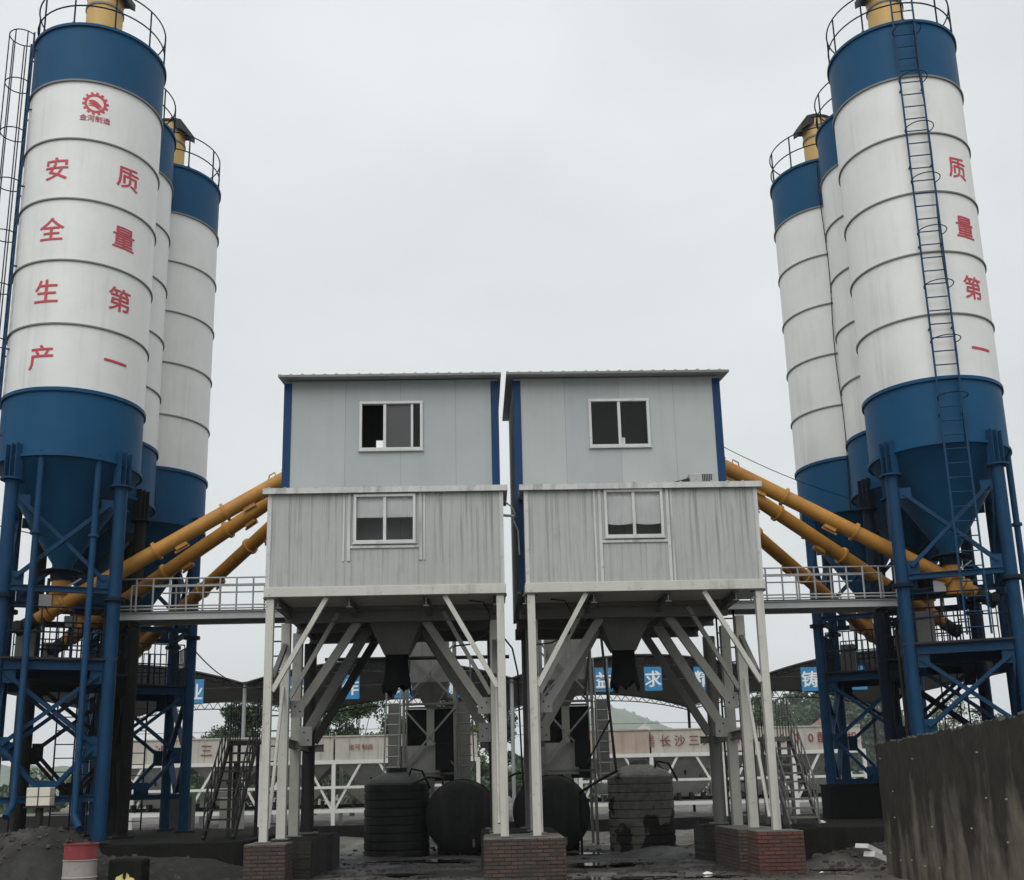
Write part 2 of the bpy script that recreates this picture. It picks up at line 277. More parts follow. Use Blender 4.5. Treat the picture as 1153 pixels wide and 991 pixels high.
# ------------------------------------------------------------------ mesh helpers
class MB:
    def __init__(s): s.v = []; s.f = []; s.sm = []
    def _add(s, vs, fs, smooth=False):
        k = len(s.v); s.v += [tuple(v) for v in vs]
        for f in fs: s.f.append(tuple(k+i for i in f)); s.sm.append(smooth)
    def box(s, x0, x1, y0, y1, z0, z1):
        vs = [(x, y, z) for z in (z0, z1) for y in (y0, y1) for x in (x0, x1)]
        s._add(vs, [(0,2,3,1), (4,5,7,6), (0,1,5,4), (2,6,7,3), (0,4,6,2), (1,3,7,5)]); return s
    def beam(s, a, b, w, h=None, up=(0,0,1)):
        a, b = Vector(a), Vector(b); h = h or w; d = (b-a).normalized(); up = Vector(up)
        if abs(d.dot(up)) > .98: up = Vector((0,1,0))
        x = d.cross(up).normalized(); y = x.cross(d).normalized()
        vs = []
        for p in (a, b):
            for sx, sy in ((-1,-1),(1,-1),(1,1),(-1,1)): vs.append(p + x*sx*w/2 + y*sy*h/2)
        s._add(vs, [(3,2,1,0), (4,5,6,7), (0,1,5,4), (1,2,6,5), (2,3,7,6), (3,0,4,7)]); return s
    def channel(s, a, b, w, h, t=.02, up=(0,0,1)):
        """I section: two flanges and a web"""
        a, b = Vector(a), Vector(b); d = (b-a).normalized(); up = Vector(up)
        x = d.cross(up).normalized(); y = x.cross(d).normalized()
        for o in (-1, 1): s.beam(a+y*o*(h/2-t/2), b+y*o*(h/2-t/2), w, t, up)
        s.beam(a, b, t, h-2*t-.002, up); return s
    def tube(s, a, b, r, n=12, r2=None, cap=True):
        a, b = Vector(a), Vector(b); d = (b-a).normalized(); r2 = r if r2 is None else r2
        up = Vector((0,0,1)) if abs(d.z) < .95 else Vector((1,0,0))
        x = d.cross(up).normalized(); y = x.cross(d).normalized()
        vs = []
        for p, rr in ((a, r), (b, r2)):
            for i in range(n):
                t = 2*math.pi*i/n; vs.append(p + x*math.cos(t)*rr + y*math.sin(t)*rr)
        fs = [(i, (i+1) % n, n+(i+1) % n, n+i) for i in range(n)]
        s._add(vs, fs, True)
        if cap: s._add(vs, [tuple(range(n))[::-1], tuple(range(n, 2*n))])
        return s
    def path(s, pts, r, n=6, closed=False):
        pts = [Vector(p) for p in pts]; k = len(pts); vs = []; ny = None
        for i, p in enumerate(pts):
            a = pts[(i-1) % k] if (closed or i > 0) else p; b = pts[(i+1) % k] if (closed or i < k-1) else p
            d = (b-a).normalized()
            if ny is None:
                up = Vector((0,0,1)) if abs(d.z) < .9 else Vector((1,0,0)); x = d.cross(up).normalized()
            else: x = d.cross(ny).normalized()
            y = x.cross(d).normalized(); ny = y
            for j in range(n):
                t = 2*math.pi*j/n; vs.append(p + x*math.cos(t)*r + y*math.sin(t)*r)
        fs = []
        for i in range(k if closed else k-1):
            q = (i+1) % k
            for j in range(n): fs.append((i*n+j, i*n+(j+1) % n, q*n+(j+1) % n, q*n+j))
        s._add(vs, fs, True)
        if not closed: s._add(vs, [tuple(range(n))[::-1], tuple(range((k-1)*n, k*n))])
        return s
    def lathe(s, prof, n=48, c=(0,0), a0=0, a1=2*math.pi, smooth=True):
        full = abs(a1-a0-2*math.pi) < 1e-6; m = n if full else n+1; vs = []
        for rr, z in prof:
            for i in range(m):
                t = a0+(a1-a0)*i/n; vs.append((c[0]+rr*math.cos(t), c[1]+rr*math.sin(t), z))
        fs = []
        for k in range(len(prof)-1):
            for i in range(n):
                j = (i+1) % m; fs.append((k*m+i, k*m+j, (k+1)*m+j, (k+1)*m+i))
        s._add(vs, fs, smooth); return s
    def poly(s, vs, fs, smooth=False): s._add(vs, fs, smooth); return s
    def build(s, name, mat, parent=None, bevel=0):
        me = bpy.data.meshes.new(name); me.from_pydata(s.v, [], s.f)
        me.polygons.foreach_set('use_smooth', s.sm)
        me.materials.append(mat); me.update()
        if any(s.sm): me.set_sharp_from_angle(angle=R(40))
        o = bpy.data.objects.new(name, me); COL.objects.link(o)
        if parent: o.parent = parent
        if bevel:
            bv = o.modifiers.new('bevel', 'BEVEL'); bv.width = bevel; bv.segments = 2; bv.limit_method = 'ANGLE'
        return o
def tag(o, label=None, cat=None, group=None, kind=None):
    if label: o['label'] = label
    if cat: o['category'] = cat
    if group: o['group'] = group
    if kind: o['kind'] = kind
    return o
def thing(name, label, cat, loc=(0,0,0), rz=0, group=None):
    o = bpy.data.objects.new(name, None); COL.objects.link(o); o.location = loc; o.rotation_euler = (0,0,rz); o.empty_display_size = .3
    return tag(o, label, cat, group)
def text_mesh(body, size, bold=.0):
    cu = bpy.data.curves.new('lettering', 'FONT'); cu.body = body; cu.size = size; cu.align_x = 'CENTER'; cu.align_y = 'CENTER'; cu.resolution_u = 4
    o = bpy.data.objects.new('lettering', cu); COL.objects.link(o)
    dg = bpy.context.evaluated_depsgraph_get(); dg.update()
    me = bpy.data.meshes.new_from_object(o.evaluated_get(dg)); bpy.data.objects.remove(o); bpy.data.curves.remove(cu)
    bm = bmesh.new(); bm.from_mesh(me)
    if bold:                                    # thicken the strokes: a second copy a hair to the side and a hair in front
        for k_, (dx_, dy_) in enumerate(((-1, -.5), (1, .5), (0, .9))):
            m2_ = me.copy(); m2_.transform(Matrix.Translation((dx_*bold*size, dy_*bold*size, .0012*(k_+1)))); bm.from_mesh(m2_); bpy.data.meshes.remove(m2_)
    bpy.data.meshes.remove(me)
    xs = [v.co.x for v in bm.verts]; ys = [v.co.y for v in bm.verts]
    cx, cy = (min(xs)+max(xs))/2, (min(ys)+max(ys))/2
    for v in bm.verts: v.co.x -= cx; v.co.y -= cy
    return bm
def bm_obj(bm, name, mat, parent):
    me = bpy.data.meshes.new(name); bm.to_mesh(me); bm.free(); me.materials.append(mat)
    o = bpy.data.objects.new(name, me); COL.objects.link(o); o.parent = parent; return o
def on_cylinder(bm, ang, z, rad):
    """wrap a flat (x,y) mesh round a z axis cylinder, angle measured from -Y towards +X"""
    xs = [v.co.x for v in bm.verts]
    x = min(xs)+.05
    while x < max(xs):
        bmesh.ops.bisect_plane(bm, geom=bm.verts[:]+bm.edges[:]+bm.faces[:], plane_co=(x,0,0), plane_no=(1,0,0)); x += .05
    for v in bm.verts:
        a = ang + v.co.x/rad; rr = rad+v.co.z; v.co = Vector((rr*math.sin(a), -rr*math.cos(a), z+v.co.y))
    return bm
def on_plane(bm, x, y, z, sx=1.0):
    for v in bm.verts: v.co = Vector((x+v.co.x*sx, y-v.co.z, z+v.co.y))
    return bm
def pol(a, r, z): return Vector((r*math.sin(a), -r*math.cos(a), z))
def arc(r, z, a0=0, a1=2*math.pi, n=48): return [pol(a0+(a1-a0)*i/n, r, z) for i in range(n+(0 if abs(a1-a0-2*math.pi) < 1e-6 else 1))]

# ------------------------------------------------------------------ ground
def smooth(x): x = min(max(x, 0), 1); return x*x*(3-2*x)
def hnoise(x, y):
    return .035*math.sin(1.7*x+.6*y)*math.cos(1.1*y-.4*x) + .02*math.sin(4.1*x+1.3)*math.sin(3.7*y+.5) + .012*math.sin(9.3*x+2*y)*math.cos(8.1*y)
def mound(x, y, cx, cy, sx, sy, h): return h*math.exp(-((x-cx)/sx)**2-((y-cy)/sy)**2)
def gz(x, y):
    near = smooth((60-abs(y-20))/25)*smooth((40-abs(x))/20)
    z = hnoise(x, y)*near
    z += mound(x, y, -9.6, 21.6, 2.0, .75, .85) + mound(x, y, -8.5, 21.3, .9, .5, .45) + mound(x, y, -12.5, 21.0, 2.2, 1.4, .7)
    z += mound(x, y, -6.9, 22.5, 1.9, .55, .48) + mound(x, y, 7.4, 22.4, 1.4, .6, .45) + mound(x, y, 9.2, 21.8, 1.3, .8, .5)
    z += mound(x, y, 3.6, 27.6, .9, .8, .18) + mound(x, y, -2.3, 34, 2.0, 1.2, .28)
    return z
def graded(lo, hi, fine0, fine1, step):
    a = list(np.arange(fine0, fine1+1e-6, step)); s = step; x = fine1
    while x < hi: s *= 1.45; x += s; a.append(min(x, hi))
    s = step; x = fine0
    while x > lo: s *= 1.45; x -= s; a.insert(0, max(x, lo))
    return a
xs, ys = graded(-1240, 1240, -16, 16, .16), graded(-20, 2140, 11, 40, .16)
vs = [(x, y, gz(x, y)) for y in ys for x in xs]; nx = len(xs)
fs = [(j*nx+i, j*nx+i+1, (j+1)*nx+i+1, (j+1)*nx+i) for j in range(len(ys)-1) for i in range(nx-1)]
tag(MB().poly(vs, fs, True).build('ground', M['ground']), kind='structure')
def puddle(cx, cy, rx, ry, z):
    k = 40; p = []
    for i in range(k):
        t = 2*math.pi*i/k; rr = 1+.22*math.sin(3*t+cx)+.14*math.sin(5*t+2*cy)+.08*math.sin(9*t)
        p.append((cx+rx*rr*math.cos(t), cy+ry*rr*math.sin(t), z))
    tag(MB().poly([(cx, cy, z)]+p, [(0, 1+i, 1+(i+1) % k) for i in range(k)]).build('puddle', M['water']), kind='structure')
puddle(2.6, 21.6, .5, .22, .03); puddle(-2.6, 22.6, 1.0, .3, .03); puddle(1.9, 24.3, .9, .4, .03); puddle(5.9, 21.2, .4, .2, .04); puddle(-2.2, 26.8, 1.2, .5, .03); puddle(2.2, 20.35, 1.5, .32, .035); puddle(-1.9, 20.3, 1.0, .3, .03); puddle(1.7, 28.3, 1.6, .5, .03); puddle(5.4, 26.3, .8, .4, .03)

# raised concrete bases the silos stand on
for nm, x0, x1 in (('left', -15, -5.5), ('right', 5.55, 15)):
    tag(MB().box(x0, x1, 22.95, 33, -.3, .72).build('concrete_base', M['concdark'], bevel=.03), kind='structure')

# ------------------------------------------------------------------ cement silos
Z0 = .75
def silo(x, y, rz, label, side, near=False, fill=None, ladder=None, texts=(), emblem=None, wire=None, lm='bluesteel'):
    g = 'tall white and blue cement silos'
    t = thing('cement_silo', label, 'silo', (x, y, Z0), rz, g)
    q = -Z0
    zb, zw, zt, ztop = 8.67+q, 10.15+q, 17.68+q, 19.2+q
    zs = [zw] + [zw+1.506*i for i in range(1, 5)] + [zt]
    MB().lathe([(1.5, zw), (1.5, zt)], 96).build('barrel', M['white'], t)
    MB().lathe([(1.5, zt), (1.5, ztop), (0.0, ztop+.12)], 96).build('top_band', M['blue'], t)
    MB().lathe([(1.5, zb), (1.5, zw)], 96).build('lower_band', M['blue'], t)
    MB().lathe([(.20, 6.45+q), (.22, 6.62+q), (1.47, zb-.02), (1.5, zb)], 96).build('cone', M['blue'], t)
    for z in zs[1:-1] :
        MB().lathe([(1.495, z-.017), (1.535, z-.017), (1.535, z+.017), (1.495, z+.017)], 96).build('seam_flange', M['seam'], t)
    for z, mm, hh in ((zw, 'blue', .04), (zt, 'seam', .022), (ztop-.03, 'blue', .035), (zb+.02, 'blue', .03)):
        MB().lathe([(1.495, z-hh), (1.545, z-hh), (1.545, z+hh), (1.495, z+hh)], 96).build('rim_flange', M[mm], t)
    # guard rail round the roof
    gr = MB()
    for zz in (.52, 1.05): gr.path(arc(1.47, ztop+zz), .018, 6, True)
    for i in range(10):
        a = 2*math.pi*(i+.3)/10; gr.tube(pol(a, 1.47, ztop), pol(a, 1.47, ztop+1.05), .022, 6); gr.box(*(lambda p: (p.x-.05, p.x+.05, p.y-.05, p.y+.05))(pol(a, 1.44, 0)), ztop, ztop+.06)
    gr.build('guardrail', M['bluedark'], t)
    # dust filter with its hood
    f = MB().lathe([(0, ztop+.1), (.43, ztop+.1), (.43, ztop+2.05), (0, ztop+2.05)], 40).build('dust_filter', M['yellowpale'], t)
    MB().lathe([(.43, ztop+1.42), (.455, ztop+1.42), (.455, ztop+1.48), (.43, ztop+1.48)], 40).lathe([(.43, ztop+1.78), (.45, ztop+1.78), (.45, ztop+1.81), (.43, ztop+1.81)], 40).build('clamp_band', M['seam'], f)
    hd = MB(); hd.lathe([(0, ztop+2.05), (.47, ztop+2.05), (.47, ztop+2.11), (.3, ztop+2.2), (0, ztop+2.23)], 40)
    a = (R(80) if side < 0 else R(-80)) - rz
    dx, px_ = Vector((math.sin(a), -math.cos(a), 0)), Vector((math.cos(a), math.sin(a), 0))
    P = []
    for d, wd, zl, zh in ((.15, .36, 1.88, 2.21), (.46, .33, 1.80, 2.12), (.64, .29, 1.66, 1.86)):
        for sgn, zz in ((-1, zl), (1, zl), (1, zh), (-1, zh)): P.append(dx*d + px_*wd*sgn + Vector((0, 0, ztop+zz)))
    hd.poly(P, [(3,2,1,0), (8,9,10,11)] + [(k*4+i, k*4+(i+1) % 4, k*4+4+(i+1) % 4, k*4+4+i) for k in range(2) for i in range(4)])
    hd.build('hood', M['darksteel'], f)
    MB().box(.5, .72, -.9, -.68, ztop+.05, ztop+.22).lathe([(0, ztop+.22), (.19, ztop+.22), (.19, ztop+.28), (0, ztop+.3)], 16, (.61, -.79)).build('relief_valve', M['darksteel'], t)
    # legs at the corners of a square
    L = 1.085; cs = [(-L, -L), (L, -L), (L, L), (-L, L)]
    for lx, ly in cs:
        lg = MB().tube((lx, ly, 0), (lx, ly, 8.15+q), .135, 20).build('leg', M[lm], t)
        MB().tube((lx, ly, 5.66+q), (lx, ly, 5.74+q), .215, 20).build('collar', M['bluedark'], lg)
        o = Vector((lx, ly, 0)).normalized(); s_ = Vector((-o.y, o.x, 0)); br = MB()
        br.tube((lx, ly, 8.15+q), (lx, ly, 8.19+q), .24, 16)
        for k in (-.15, 0, .15): br.beam(Vector((lx, ly, 8.19+q))-o*.0+s_*k, Vector((lx, ly, 8.95+q))+s_*k, .022, .2, o)
        br.build('bracket', M[lm], lg)
        MB().box(lx-.24, lx+.24, ly-.24, ly+.24, -.02, .03).build('base_plate', M['darksteel'], lg)
    for k in range(4):
        a, b = Vector(cs[k]+(0,)), Vector(cs[(k+1) % 4]+(0,)); d = (b-a).normalized(); nrm = Vector((d.y, -d.x, 0))
        A = lambda f, z: a.lerp(b, f) + Vector((0, 0, z+q))
        for z in (5.88, 4.3, 1.62): MB().channel(A(.06, z), A(.94, z), .1, .13 if z != 4.3 else .2).build('beam', M[lm], t)
        for f in (.12, .88):
            for z, h in ((6.05, .36), (4.12, .40), (2.65, .40), (7.75, .24)):
                MB().beam(A(f, z-h/2), A(f, z+h/2), .24, .016, nrm).build('gusset', M[lm], t)
        MB().beam(A(.5, 1.66), A(.5, 1.98), .36, .016, nrm).build('gusset', M[lm], t)
        o1, o2 = nrm*.03, -nrm*.03
        for f0, z0, f1, z1, o in ((.10, 6.1, .90, 7.75, o1), (.90, 6.1, .10, 7.75, o2), (.10, 2.7, .90, 4.1, o1), (.90, 2.7, .10, 4.1, o2), (.12, 2.6, .47, 1.75, o1), (.88, 2.6, .53, 1.75, o1)):
            MB().beam(A(f0, z0)+o, A(f1, z1)+o, .08, .125, nrm).build('brace', M[lm], t)
    # service platform under the cone with railings
    MB().box(-1.2, 1.2, -1.2, 1.2, 4.405+q, 4.45+q).build('platform', M['darksteel'], t)
    for k in range(4):
        a, b = Vector(cs[k]+(0,)), Vector(cs[(k+1) % 4]+(0,)); rl = MB(); A = lambda f, z: a.lerp(b, f) + Vector((0, 0, z+q))
        nb_ = 6 if near else 12
        for z in (4.98, 5.5): rl.tube(A(.08, z), A(.92, z), .018, 6)
        for i in range(nb_+1): rl.tube(A(.08+.84*i/nb_, 4.45), A(.08+.84*i/nb_, 5.5), .015, 6)
        rl.build('railing', M['bluedark'], t)
    # access ladder, air line and control cabinet of the platform
    al = MB()
    for xx in (-.2, .2): al.beam((xx+.3, L+.16, 0), (xx+.3, L+.16, 5.5+q), .035, .05)
    for k in range(15): al.tube((.1, L+.16, .25+.3*k), (.5, L+.16, .25+.3*k), .014, 6)
    al.build('access_ladder', M['bluedark'], t)
    MB().path([(-L-.2, .35, .1), (-L-.2, .35, 4.9+q), (-L-.2, .1, 5.1+q), (-.3, .05, 5.15+q), (-.25, 0, 6.3+q)], .035, 8).build('air_line', M['darksteel'], t)
    MB().path([(L+.05, -.5, .1), (L+.05, -.5, 7.2+q), (L-.05, -.4, 7.5+q)], .03, 8).build('conduit', M['bluedark'], t)
    cbx = MB().box(-.85, -.45, .55, .8, 4.46+q, 5.35+q).build('control_cabinet', M['greysteel'], t, .012)
    MB().box(-.82, -.48, .535, .548, 4.52+q, 5.3+q).build('door', M['greysteel'], cbx)
    # outlet: skirt, valve, inlet box of the screw conveyor hangs below it
    MB().lathe([(0, 6.56+q), (.40, 6.47+q), (.42, 6.44+q), (.24, 6.44+q), (.24, 6.25+q), (0, 6.25+q)], 24).build('outlet_skirt', M['bluedark'], t)
    vt = MB().lathe([(0, 6.25+q), (.2, 6.25+q), (.2, 6.0+q), (.24, 6.0+q), (.24, 5.94+q), (.17, 5.94+q), (.17, 5.6+q), (0, 5.6+q)], 20).build('outlet_valve', M['yellow'], t)
    MB().beam((.1, -.3, 6.05+q), (.4, -.42, 6.25+q), .03).build('lever', M['galv'], vt); MB().box(-.42, -.165, -.14, .06, 5.66+q, 5.92+q).build('actuator', M['galv'], vt)
    if fill:
        for a, zlow in fill:
            a -= rz; p0, p1 = pol(a, 1.44, 8.8+q), pol(a, 1.44, zlow+q); fp = MB().path([p0, p1, pol(a, 1.5, zlow-.12+q), pol(a, 1.72, zlow-.3+q)], .068, 10)
            fp.tube(pol(a, 1.44, 6.98+q), pol(a, 1.44, 7.04+q), .11, 12)
            fp.build('fill_pipe', M['bluesteel'], t)
    if ladder:
        a, zlo, cage0, ztl = ladder; a -= rz; r0 = 1.57 if side < 0 else 1.63; crad = .31
        ld = MB()
        for s in (-1, 1):
            ld.beam(pol(a, r0, zlo+q)+pol(a+math.pi/2, .24*s, 0), pol(a, r0, ztl+q)+pol(a+math.pi/2, .24*s, 0), .04, .05)
        z = zlo+.15
        while z < ztl-.05:
            ld.tube(pol(a, r0, z+q)+pol(a+math.pi/2, -.24, 0), pol(a, r0, z+q)+pol(a+math.pi/2, .24, 0), .014, 6); z += .32
        for z in (9.3, 11.3, 13.3, 15.3, 17.3, 18.9):
            for s in (-1, 1): ld.beam(pol(a, 1.46, z+q)+pol(a+math.pi/2, .24*s, 0), pol(a, r0, z+q)+pol(a+math.pi/2, .24*s, 0), .03, .03)
        lo = ld.build('ladder', M['bluesteel'], t)
        cg = MB(); cc = pol(a, r0+.2, 0); zz = cage0
        def hoop(z):
            pts = []
            for i in range(15):
                th = R(-105+210*i/14); pts.append(cc + pol(a+th, crad, 0) + Vector((0, 0, z+q)))
            pts.insert(0, pol(a, r0, z+q)+pol(a+math.pi/2, -.24, 0)); pts.append(pol(a, r0, z+q)+pol(a+math.pi/2, .24, 0)); return pts
        while zz < ztl+.2:
            if side < 0: cg.path(hoop(zz), .014, 5)
            else: MB().path(hoop(zz), .012, 5).build('cage_hoop', M['bluedark'], lo)
            zz += 1.3
        if side < 0:
            for th in (-100, -50, 0, 50, 100): cg.beam(cc+pol(a+R(th), crad, cage0+q), cc+pol(a+R(th), crad, zz-1.3+q), .026, .012)
        if side < 0: cg.build('safety_cage', M['bluedark'], lo)
    for body, a, z, size in texts:
        bm_obj(on_cylinder(text_mesh(body, size, .015), a-rz, z+q, 1.507), 'lettering', M['red'], t)
    if emblem:
        a, z, s = emblem; bm = bmesh.new(); nt_ = 14
        def face(pts): bm.faces.new([bm.verts.new((px*s, py*s, 0)) for px, py in pts])
        for i in range(84):                                             # toothed ring, open at the lower right
            t0, t1 = 2*math.pi*i/84, 2*math.pi*(i+1)/84
            if i % 6 in (0, 1, 2): ro = 1.0
            else: ro = .83
            face([(.63*math.cos(t0), .63*math.sin(t0)), (ro*math.cos(t0), ro*math.sin(t0)), (ro*math.cos(t1), ro*math.sin(t1)), (.63*math.cos(t1), .63*math.sin(t1))])
        for k, (o, wd) in enumerate(((.0, .30), (-.30, .16), (-.50, .10))):    # flowing river bands
            for i in range(14):
                u0, u1 = -.52+1.04*i/14, -.52+1.04*(i+1)/14
                fy = lambda u: .34*math.cos((u+.12)*2.6)-.22*u + o*.9 - .08
                wf = lambda u: wd*(1-(abs(u)/.62)**2)+.01
                face([(u0, fy(u0)-wf(u0)), (u1, fy(u1)-wf(u1)), (u1, fy(u1)), (u0, fy(u0))])
        bm_obj(on_cylinder(bm, a-rz, z+q, 1.507), 'emblem', M['red'], t)
    if wire is not None:
        pts = [pol(wire-rz+.02*math.sin(z*1.3), 1.58, z+q) for z in np.arange(19.1, 8.6, -.5)]
        MB().path(pts, .012, 5).build('cable', M['rubber'], t)
    return t
TL = [(c, R(-9.2), z, .60) for c, z in zip('安全生产', (15.43, 13.93, 12.43, 10.88))] + [(c, R(51.9), z, .60) for c, z in zip('质量第一', (15.5, 13.97, 12.46, 10.97))] + [('金河制造', R(19.5), 16.74, .168)]
TR = [(c, R(26.6), z, .60) for c, z in zip('质量第一', (15.36, 13.84, 12.34, 10.87))]
silo(-9.84, 23.8, R(20), 'cement silo at the left edge with red gear emblem and two columns of characters', -1, True, [(R(-2), 1.6), (R(44), 1.35)], (R(-60), 8.6, 8.9, 19.35), TL, (R(19), 17.13, .29))
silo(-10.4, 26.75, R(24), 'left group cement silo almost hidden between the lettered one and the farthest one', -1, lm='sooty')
silo(-9.84, 29.6, R(28), 'plain cement silo farthest back in the left group, yellow filter visible on its roof', -1)
silo(9.84, 23.8, R(-20), 'cement silo at the right with a ladder down its front and red characters', 1, True, [(R(62), 1.6)], (R(-10), 4.5, 9.6, 20.0), TR, None, R(-1))
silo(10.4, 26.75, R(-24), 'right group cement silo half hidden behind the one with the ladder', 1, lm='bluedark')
silo(9.84, 29.6, R(-28), 'plain cement silo farthest back in the right group, nearest the sky gap', 1, wire=R(-22))

# ------------------------------------------------------------------ screw conveyors
def conveyor(a, b, label):
    a, b = Vector(a), Vector(b); d = (b-a).normalized(); lo = a - d*.22
    t = thing('screw_conveyor', label, 'screw conveyor', tuple(lo), 0, 'yellow screw conveyors from silos to mixing towers')
    o = lo; A = lambda p: p-o
    MB().tube(A(lo), A(b), .165, 24).build('tube', M['yellow'], t)
    n = (b-a).length
    for f in (.02, .36, .62, .86): 
        p = a+d*n*f; MB().tube(A(p-d*.03), A(p+d*.03), .215, 20).build('flange', M['yellow'], t)
    MB().tube(A(a+Vector((0, 0, .0))), A(a+Vector((0, 0, .30))), .19, 20).build('inlet', M['yellow'], t)
    p = lo-d*.02; MB().tube(A(p), A(p-d*.12), .2, 16).tube(A(p-d*.12), A(p-d*.3), .13, 14).build('gearbox', M['yellow'], t)
    MB().tube(A(p-d*.3), A(p-d*.8), .15, 16).box(*(lambda c: (c.x-.09, c.x+.09, c.y-.2, c.y-.1, c.z-.05, c.z+.13))(A(p-d*.7))).build('motor', M['darksteel'], t)
    for f in (.44, .7):
        c = A(a+d*n*f); w_ = d.cross(Vector((0,1,0))).normalized()*.2
        if w_.z > 0: w_ = -w_
        h_ = MB().beam(c+w_*.9-d*.14, c+w_*.9+d*.14, .14, .09, w_).build('inspection_hatch', M['yellow'], t)
        MB().beam(c+w_*1.22-d*.2, c+w_*1.22+d*.16, .03, .05).build('hatch_latch', M['yellow'], h_)
    for f in (.8,):
        c = A(a+d*n*f)+Vector((0, 0, .18)); MB().path([c-d*.09, c-d*.07+Vector((0,0,.1)), c+d*.07+Vector((0,0,.1)), c+d*.09], .016, 6).build('lifting_eye', M['yellow'], t)
    return t
conveyor((-9.84, 23.8, 5.70), (-4.2, 23.8, 9.0), 'topmost yellow screw conveyor on the left, running down to the lettered silo')
conveyor((-10.4, 26.75, 5.61), (-4.3, 24.4, 8.99), 'middle yellow screw conveyor on the left, passing behind the walkway railing')
conveyor((-9.84, 29.6, 5.56), (-4.3, 25.0, 8.89), 'lowest, brownest looking yellow screw conveyor on the left, from the farthest silo')
conveyor((9.84, 23.8, 5.90), (4.0, 23.8, 9.13), 'topmost yellow screw conveyor on the right, running down to the silo with the ladder')
conveyor((10.4, 26.75, 5.66), (4.0, 24.3, 9.25), 'middle yellow screw conveyor on the right, ending behind the walkway railing')
conveyor((9.84, 29.6, 5.63), (4.0, 24.8, 8.95), 'lowest yellow screw conveyor on the right, from the farthest silo')

# ------------------------------------------------------------------ mixing towers
def window(par, x0, x1, y, z0, z1, mull, curtain=None, sagc=.0, open_left=False, paper=None, narrow=False):
    fr = MB(); w_ = .055; yf = y-.05
    fr.box(x0, x1, yf, y+.06, z1-w_, z1).box(x0, x1, yf, y+.06, z0, z0+w_).box(x0, x0+w_, yf, y+.06, z0+w_, z1-w_).box(x1-w_, x1, yf, y+.06, z0+w_, z1-w_)
    fr.box(mull-.03, mull+.03, yf+.02, y+.05, z0+w_, z1-w_)
    if narrow: fr.box(x1-.25, x1-.20, yf+.03, y+.045, z0+w_, z1-w_)
    fr.box(x0-.02, x1+.02, y-.06, y-.01, z0-.025, z0-.004)
    f = fr.build('window', M['frame'], par, .004)
    i = w_
    if not open_left: MB().box(x0+i, mull-.03, y, y+.006, z0+i, z1-i).build('pane', M['glass'], f)
    MB().box(mull+.03, x1-i, y+.012, y+.018, z0+i, z1-i).build('pane', M['glass'], f)
    if curtain is not None:
        for (c0, c1) in ((x0+.02, mull-.01), (mull+.01, x1-.02)):
            n_ = 26; vs = []
            for k in range(n_+1):
                u = k/n_; xx = c0+(c1-c0)*u
                for zz, dd in ((z1-.02, 0), (curtain+sagc*math.sin(u*3.14), .05)):
                    vs.append((xx, y+.045+.004*math.sin(u*31)+.004*math.sin(u*11)*dd*20, zz))
            MB().poly(vs, [(2*k, 2*k+2, 2*k+3, 2*k+1) for k in range(n_)], True).build('curtain', M['curtain'], f)
    if narrow: MB().box(mull+.03, x1-.25, y+.025, y+.028, z0+i, z1-i).build('mosquito_net', M['net'], f)
    if paper: MB().box(*paper).build('paper_note', M['paper'], f)
    return f
def holed_wall(mb, x0, x1, y0, y1, z0, z1, hx0, hx1, hz0, hz1):
    mb.box(x0, hx0, y0, y1, z0, z1).box(hx1, x1, y0, y1, z0, z1).box(hx0, hx1, y0, y1, z0, hz0).box(hx0, hx1, y0, y1, hz1, z1)
